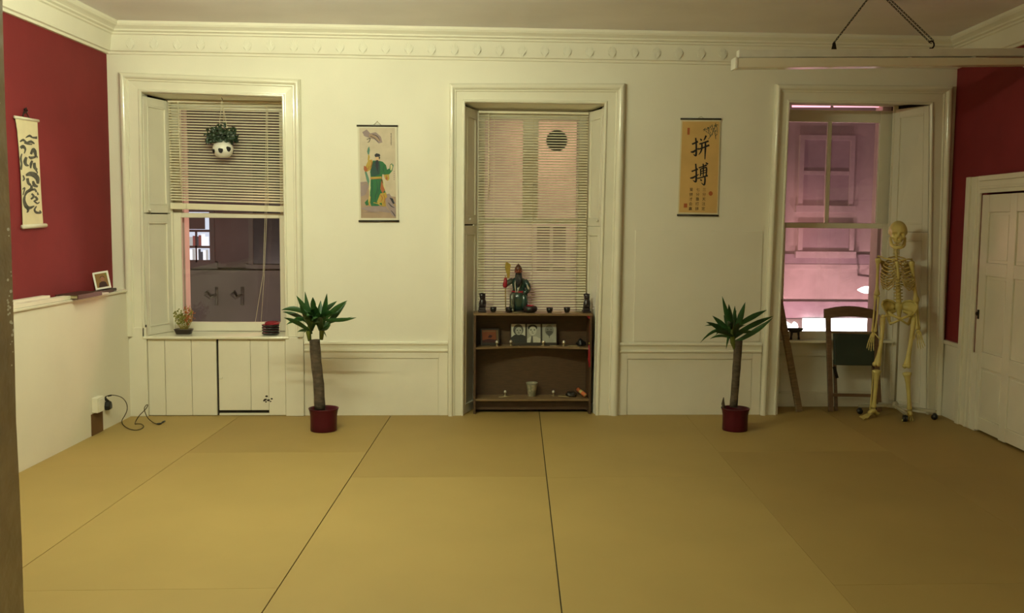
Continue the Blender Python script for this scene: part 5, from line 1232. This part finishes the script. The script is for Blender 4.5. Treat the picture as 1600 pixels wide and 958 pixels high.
# viewer's right arm
E2, W2_ = at(1432, 472, YC-.03), at(1435, 515, YC-.10)
longbone('humerus', SHR, E2, .0130, 2.0, 2.0)
longbone('ulna', E2+Vector((.006,.008,.010)), W2_+Vector((.010,.004,0)), .0070, 2.2, 1.4); longbone('radius', E2+Vector((-.010,-.004,-.004)), W2_+Vector((-.010,-.004,0)), .0070, 1.6, 2.0)
d = (at(1437, 545, YC-.12)-W2_).normalized(); hand(W2_, d, Vector((cT, sT, 0)), .14, Vector((0,-1,0)))
# pelvis: wings, sacrum, ring
HZ = .842
mb = MB()
for s in (-1, 1):
    top = [B(s*.018,.062,.930), B(s*.050,.066,.952), B(s*.090,.045,.962), B(s*.122,.005,.950), B(s*.134,-.035,.925), B(s*.126,-.060,.900)]
    mid = [B(s*.020,.058,.900), B(s*.045,.060,.905), B(s*.075,.045,.905), B(s*.102,.010,.895), B(s*.114,-.025,.885), B(s*.112,-.048,.875)]
    low = [B(s*.030,.050,.872), B(s*.046,.050,.862), B(s*.062,.040,.858), B(s*.078,.016,.852), B(s*.090,-.014,.850), B(s*.092,-.036,.850)]
    nb = Vector(B(s*.008,.004,1)-B(0,0,1))
    vs = top+mid+low; n = 6; fs = [(r*n+i, r*n+i+1, (r+1)*n+i+1, (r+1)*n+i) for r in (0,1) for i in range(n-1)]
    k = len(vs); vs2 = vs+[v+nb for v in vs]; rim = [(i, i+1) for i in range(n-1)]+[(n-1, 2*n-1), (2*n-1, 3*n-1)]+[(3*n-1-i, 3*n-2-i) for i in range(n-1)]+[(2*n, n), (n, 0)]
    mb.add(vs2, fs+[tuple(i+k for i in f[::-1]) for f in fs]+[(a, b, b+k, a+k) for a, b in rim], 0, True)
    mb.tube(top, [.006,.008,.008,.009,.009,.007], 8)
    hp = B(s*.088,-.012,HZ)
    mb.tube([low[0], low[2], hp+Vector((0,.006,.014)), B(s*.070,-.050,.846), B(s*.035,-.070,.832), B(s*.004,-.075,.818)], [.012,.015,.022,.012,.010,.011], 10)
    mb.tube([hp, B(s*.082,.010,.800), B(s*.068,.012,.768), B(s*.042,-.030,.782), B(s*.010,-.070,.806)], [.018,.014,.014,.009,.009], 8)
mb.tube([B(0,-.076,.832), B(0,-.072,.800)], [.010,.008], 8); obj('pelvis', mb, M['bone'], sk, fixn=True)
bone('sacrum', [B(0,.052,.935), B(0,.058,.905), B(0,.068,.865), B(0,.064,.825), B(0,.050,.800)], [.030,.032,.024,.015,.006], flat=.55, up=(0,1,0))
# legs
legs = [dict(s=-1, tro=at(1379, 497, YC+.03), knee=at(1370, 570, -.14), k2=at(1370, 578, -.14), ank=at(1365, 637, -.11), toe=at(1343, 654, -.20), heel=at(1371, 651, -.07)),
        dict(s=1, tro=at(1428, 497, YC-.05), knee=at(1417, 573, -.20), k2=at(1417, 582, -.20), ank=at(1421, 640, -.16), toe=at(1417, 657, -.32), heel=at(1424, 648, -.13))]
for L in legs:
    s = L['s']; hp = B(s*.088,-.012,HZ); tr, kn, k2, an = L['tro'], L['knee'], L['k2'], L['ank']
    mb = MB(); mb.ball(hp, .021, 12, 8); mb.tube([hp, hp.lerp(tr,.55)+Vector((0,0,.004)), tr+Vector((0,0,.006))], [.014,.012,.015], 8); mb.ball(tr+Vector((0,0,.012)), (.015,.016,.018), 10, 8)
    ts = [0,.08,.2,.4,.6,.78,.88,.95,1]; side = Vector((1,0,0))
    mb.tube([tr.lerp(kn,t)+Vector((-s*.006*math.sin(math.pi*t), -.016*math.sin(math.pi*t), 0)) for t in ts], [v*1.3 for v in (.017,.0165,.0140,.0125,.0128,.015,.019,.022,.018)], 10)
    for q in (-1, 1): mb.ball(kn+side*q*.017+Vector((0,.004,.004)), (.017,.024,.020), 10, 8)
    obj('femur', mb, M['bone'], sk)
    mb = MB(); mb.ball(kn+Vector((0,-.030,.008)), (.017,.010,.019), 10, 8); obj('kneecap', mb, M['bone'], sk)
    mb = MB(); mb.tube([k2.lerp(an,t)+Vector((0,-.006*math.sin(math.pi*t),0)) for t in (0,.02,.07,.15,.3,.55,.8,.92,.97,1)], [v*1.2 for v in (.020,.031,.028,.020,.0155,.0135,.0130,.016,.019,.013)], 10); obj('tibia', mb, M['bone'], sk)
    mb = MB(); o = Vector((s*.026, .016, 0)); mb.tube([k2+o+Vector((0,0,-.016)), k2.lerp(an,.1)+o*.9, k2.lerp(an,.5)+o*.8, k2.lerp(an,.9)+o*.8, an+o*.85+Vector((0,0,-.016))], [.009,.006,.005,.006,.010], 8); obj('fibula', mb, M['bone'], sk)
    toe = L['toe']; toe.z = .010; heel = L['heel']; heel.z = .016; dv = (toe-heel); dv.z = 0; FLn = dv.length; dv.normalize(); sd = Vector((-dv.y, dv.x, 0))
    if FLn < .19: toe = heel+dv*.20; toe.z = .010
    mb = MB(); mb.tube([heel-dv*.012+Vector((0,0,.004)), heel+dv*.02+Vector((0,0,.008)), an+Vector((0,0,-.020)), heel+dv*.085+Vector((0,0,.030)), heel+dv*.115+Vector((0,0,.024))], [.012,.017,.021,.021,.016], 10)
    ft = obj('foot', mb, M['bone'], sk)
    for k in range(5):
        o = (k-2)*.011*(-1 if s < 0 else 1); st = heel+dv*.105+sd*o*.8+Vector((0,0,.022-.002*k)); bl = toe-dv*(.055+.006*k)+sd*o*1.5+Vector((0,0,-.001)); tp = toe-dv*(.012*k)+sd*o*1.6
        r = .0065 if k == 0 else .0042; mb = MB(); mb.tube([st, st.lerp(bl,.5)+Vector((0,0,.003)), bl, bl.lerp(tp,.5)+Vector((0,0,.004)), Vector((tp.x,tp.y,.007))], [r*1.2, r*.9, r*1.35, r*.95, r*.8], 7); obj('toe', mb, M['bone'], ft)
# stand
mb = MB(); top = spine(.995); mb.tube([Vector((hub.x,hub.y,.085)), Vector((hub.x,hub.y,.80)), B(0,.085,.93), B(0,.105,1.12), B(0,.085,1.36), B(0,.045,1.44)], .0085, 10); obj('pole', mb, M['standpaint'], sk)
mb = MB(); mb.lathe([(.001,.062),(.028,.062),(.028,.10),(.016,.115),(.001,.115)], (hub.x,hub.y,0), 16); obj('hub', mb, M['standpaint'], sk)
for px, py in ((1343,647), (1414,659), (1460,656), (1388,640)):
    c = atz(px, py, 0); 
    if px == 1388: c = Vector((hub.x-.10, hub.y+.17, 0))
    e = Vector((c.x, c.y, .068)); h0_ = Vector((hub.x, hub.y, .082)); d = (e-h0_).normalized()
    mb = MB(); mb.beam(h0_+d*.015, e+d*.012, .028, .022); arm = obj('stand_arm', mb, M['standpaint'], sk, bevel=.004)
    mb = MB(); sx = Vector((-d.y, d.x, 0)).normalized()
    for q in (-.010, .010): mb.tube([c+sx*(q-.006)+Vector((0,0,.024)), c+sx*(q+.006)+Vector((0,0,.024))], .0235, 14)
    mb.tube([c+Vector((0,0,.03)), e], .008, 8); mb.obox(c+Vector((0,0,.045)), sx*.018, d*.012, (0,0,.006)); obj('castor', mb, M['black'], arm)

# ================================================================ FOLDING CHAIR, PLANK, SMALL BLACK STAND
t = thing('folding_chair', 'folded brown wooden chair with dark green pad leaning under the right window', 'chair', (3.33, .18, 0))
def cp(px, py, o=0.): # chair plane: leans back, foot forward
    yb_, yt_ = .10, .255; yy = yb_+(643-py)/(643-482)*(yt_-yb_); p = at(px, py, yy+o); return p
for a, b in (((1298,646),(1293.5,486)), ((1373.5,646),(1366,486))):
    p, q = cp(*a), cp(*b); p.z = .012 if p.z < .012 else p.z; p.z = .004
    mb = MB(); mb.beam(p, q, .042, .024, up=(0,-1,0)); obj('leg', mb, M['chairwood'], t, bevel=.004)
mb = MB(); pts = []
for k in range(11): u = k/10; pts.append(cp(1288+79.5*u, 484-5.5*math.sin(math.pi*u)+1*u, -.014-.0*u))
for k in range(10, -1, -1): u = k/10; pts.append(cp(1288+79.5*u, 498-3*math.sin(math.pi*u)+.5*u, -.014))
mb.prism(pts, (0, .020, .004)); obj('top_rail', mb, M['chairwood'], t, bevel=.003, fixn=True)
mb = MB(); mb.beam(cp(1299,519,.0), cp(1368,521,.0), .020, .020, up=(0,-1,0)); obj('seat_rail', mb, M['oakedge'], t, bevel=.003)
mb = MB(); A, B2, C2, D2 = cp(1303,521,-.018), cp(1367.5,523,-.018), cp(1366,572,-.018), cp(1304,571,-.018)
mb.prism([A,B2,C2,D2], (0,.030,.004)); obj('seat', mb, M['greenpad'], t, bevel=.008, fixn=True, label='dark green padded seat, folded upright')
mb = MB(); mb.beam(cp(1299,617,.0), cp(1372,618.5,.0), .026, .018, up=(0,-1,0)); obj('stretcher', mb, M['chairwood'], t, bevel=.003)
for a, b in (((1306.5,642),(1304,562)), ((1364,642),(1364.5,562))):
    p, q = cp(*a, .030), cp(*b, .022); p.z = .004; mb = MB(); mb.beam(p, q, .026, .020, up=(0,-1,0)); obj('leg', mb, M['chairwood'], t, bevel=.003)
mb = MB(); mb.beam(cp(1303,573,-.008), cp(1308,591,-.008), .026, .012, up=(0,-1,0)); obj('hinge_bracket', mb, M['steel'], t, bevel=.002)
p, q = at(1249, 641, .10), at(1217, 468, .30); p.z = .003
mb = MB(); mb.beam(p, q, .064, .022, up=(.5,-1,0)); tag(obj('leaning_plank', mb, M['plank'], None, bevel=.002), 'narrow brown timber plank leaning against the left side of the right window', 'plank')
for n_ in (3,):
    w = WIN[2]; mb = MB(); mb.box((w['sl']-.03, .225, w['gz0']-.085), (w['sr']+.03, .306, w['gz0']-.062)); obj('sill_nosing', mb, M['wood'], w['obj'], bevel=.005)
zs3 = WIN[2]['gz0']-.062; c = at(1242, 530, .265)
t = thing('footed_dish', 'small black footed dish on the right window sill behind the leaning plank', 'dish', (c.x, .265, zs3))
mb = MB(); mb.lathe([(.001,.062),(.030,.062),(.060,.078),(.072,.098),(.070,.100),(.055,.084),(.001,.072)], (c.x,.265,zs3), 24, sy=.48); obj('dish_body', mb, M['black'], t, fixn=True)
for s in (-1, 1):
    mb = MB(); mb.tube([Vector((c.x+s*.028,.265,zs3+.068)), Vector((c.x+s*.032,.265,zs3+.03)), Vector((c.x+s*.034,.265,zs3+.002))], [.012,.008,.011], 8); obj('foot', mb, M['black'], t)

# ================================================================ ACROSS THE STREET
FYD = 13.0
def fp_(px, py, o=0.): return at(px, py, FYD-o)
bl = thing('stone_building', 'pink lit sandstone building across the street seen through the middle and right windows', 'building', (6.0, FYD, -5))
mb = MB(); mb.box((-1.4, FYD, -5), (14, FYD+.5, 9)); obj('facade', mb, M['stone'], bl)
def far_window(root, x0, x1, z0, z1, y, fm, pm, mull=1, tr=True, lab=None):
    f = MB(); b = .10
    f.box((x0-b, y-.07, z0-b), (x0, y, z1+b)); f.box((x1, y-.07, z0-b), (x1+b, y, z1+b)); f.box((x0, y-.07, z1), (x1, y, z1+b)); f.box((x0-.15, y-.09, z0-b-.04), (x1+.15, y, z0))
    o = obj('window', f, fm, root, label=lab); g = MB(); g.box((x0, y-.03, z0), (x1, y-.012, z1)); obj('pane', g, pm, o)
    m_ = MB(); 
    if mull: m_.box(((x0+x1)/2-.035, y-.06, z0), ((x0+x1)/2+.035, y-.03, z1))
    if tr: m_.box((x0, y-.06, (z0+z1)/2-.04), (x1, y-.03, (z0+z1)/2+.04))
    if m_.v: obj('sash_bar', m_, fm, o)
    return o
far_window(bl, 7.42, 8.44, 1.98, 3.40, FYD, M['frame'], M['fascia'])
far_window(bl, 9.9, 10.9, 1.98, 3.40, FYD, M['frame'], M['fascia'])
far_window(bl, 4.6, 5.6, 1.98, 3.40, FYD, M['frame'], M['fascia'])
far_window(bl, 7.45, 8.50, .98, 1.50, FYD, M['frame'], M['fascia'], 0, False)
a_, b_ = at(838, 425, FYD), at(884, 354, FYD)
far_window(bl, a_.x, b_.x, a_.z, b_.z, FYD, M['frame'], M['stone2'], 1, False)
mb = MB(); mb.box((-1.4, FYD-.06, .60), (14, FYD, .70)); obj('string_course', mb, M['stone'], bl)
mb = MB(); mb.box((-1.4, FYD-.05, .70), (14, FYD, .92)); obj('band', mb, M['fascia'], bl)
mb = MB(); mb.box((5.5, FYD-.08, -.50), (12, FYD, -.12)); obj('shop_fascia', mb, M['fascia'], bl)
mb = MB(); mb.box((5.5, FYD-.12, -1.6), (12, FYD, -.50)); obj('shop_front', mb, M['stone3'], bl)
lit = emit('bright_shop_light', (1, .96, .92), 9.0)
for x0, x1, z0, z1, wh in ((7.49, 8.09, -.80, -.49, 'left'), (8.13, 9.08, -.83, -.49, 'right')):
    mb = MB(); mb.box((x0, FYD-.16, z0), (x1, FYD-.11, z1)); obj('lit_shop_window', mb, lit, bl, label='%s brightly lit shop window' % wh)
mb = MB(); mb.prism([(7.07,FYD-.17,-.52),(7.16,FYD-.17,-.58),(7.24,FYD-.17,-.62),(7.30,FYD-.17,-.56),(7.36,FYD-.17,-.60),(7.38,FYD-.17,-.68),(7.32,FYD-.17,-.78),(7.2,FYD-.17,-.80),(7.12,FYD-.17,-.70)], (0,.05,0)); obj('lit_sign', mb, lit, bl, fixn=True)
mb = MB(); mb.box((6.80,FYD-.16,-.76), (6.90,FYD-.11,-.62)); obj('lit_sign', mb, lit, bl)
# street lamp head on a bracket
p = at(1352, 453, FYD-1.2)
t = thing('street_lamp', 'small glowing white lamp on a bracket across the street outside the right window', 'lamp', (p.x, FYD-1.2, p.z-.1))
mb = MB(); mb.loft([[p+Vector((x_, .07*math.cos(q)*r_, .075*math.sin(q)*r_)) for q in [2*math.pi*j/12 for j in range(12)]] for x_, r_ in ((-.16,.15),(-.08,.7),(0,1.0),(.10,1.0),(.15,.7))]); obj('lamp_glass', mb, lit, t)
mb = MB(); mb.tube([p+Vector((.13,0,.03)), p+Vector((.35,.5,.25)), p+Vector((.35,1.195,.25))], .025, 8); obj('bracket', mb, M['steel'], t)
# added pink glow tubes standing in for street light through the sash gap
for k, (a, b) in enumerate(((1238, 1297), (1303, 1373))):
    t = thing('added_glow_strip', 'added pink glow tube for street light in the gap above the right sash, %s half' % ('left', 'right')[k], 'lamp', tuple(at((a+b)/2, 166, .52)), 'added pink glow tubes outside the right window')
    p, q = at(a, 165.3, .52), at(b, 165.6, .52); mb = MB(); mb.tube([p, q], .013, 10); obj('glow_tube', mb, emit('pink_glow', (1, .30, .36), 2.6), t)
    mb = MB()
    mb.box((p.x, .505, p.z+.014), (q.x, .535, 2.615)); obj('glow_tube_mount', mb, M['steel'], t)
# darker building opposite the left window
b2_ = thing('brown_building', 'dark brown building across the street seen through the left window', 'building', (-5, FYD, -5))
mb = MB(); mb.box((-14, FYD, .44), (-1.42, FYD+.5, 9)); obj('upper_facade', mb, M['stone2'], b2_)
mb = MB(); mb.box((-14, FYD-.05, -5), (-1.42, FYD+.5, .44)); obj('lower_facade', mb, M['stone3'], b2_)
mb = MB(); mb.box((-14, FYD-.22, .40), (-1.42, FYD, .50)); obj('ledge', mb, M['stone3'], b2_)
far_window(b2_, -4.42, -3.2, .62, 3.2, FYD, M['stone3'], M['darkpane'], 1, True, 'dark unlit window')
# lit room with bookshelves behind one of its windows
x0, x1, z0, z1 = -6.45, -5.325, .66, 1.72
o = far_window(b2_, x0, x1, z0, z1, FYD-.0, M['stone3'], emit('lit_room_wall', (.80, .86, 1), 1.0), 0, False, 'lit window with bookshelves')
mb = MB()
for z in (1.30, .96): mb.box((x0, FYD-.09, z), (x1, FYD-.035, z+.05))
mb.box((x0, FYD-.09, z0), (x1, FYD-.035, z0+.05)); mb.box((-5.62, FYD-.09, z0), (-5.585, FYD-.035, 1.32)); mb.box((-5.80, FYD-.085, 1.36), (-5.42, FYD-.035, 1.62))
obj('bookshelf', mb, M['stone2'], o)
random.seed(31); bks = [emit('book_lit%d' % k, c, s) for k, (c, s) in enumerate((((.95,.95,1),1.3),((.8,.25,.2),.35),((.3,.28,.3),.25),((.75,.72,.68),.7)))]
mb = MB()
for z in (1.01, .71):
    x = x0+.02
    while x < x1-.07:
        wd = random.uniform(.035,.08); mb.box((x, FYD-.08, z), (x+wd*.9, FYD-.04, z+random.uniform(.17,.25)), random.choice((0,0,1,2,3,3))); x += wd
obj('books', mb, bks, o, stuff=True)
for px in (336, 376):
    p = at(px, 462, FYD-.06); mb = MB(); mb.tube([p+Vector((.04,-.02,.18)), p+Vector((.04,-.06,-.20))], .035, 8); mb.tube([p+Vector((.04,-.05,.02)), p+Vector((-.06,-.2,-.04)), p+Vector((-.14,-.22,.06))], [.03,.025,.05], 8); obj('wall_bracket', mb, M['stone2b'], b2_, label='dark bracket on the lower wall')
mb = MB(); mb.box((-20, .8, -5.1), (20, FYD, -5)); struct('floor_street', mb, M['stone3'], label='street surface below the windows')
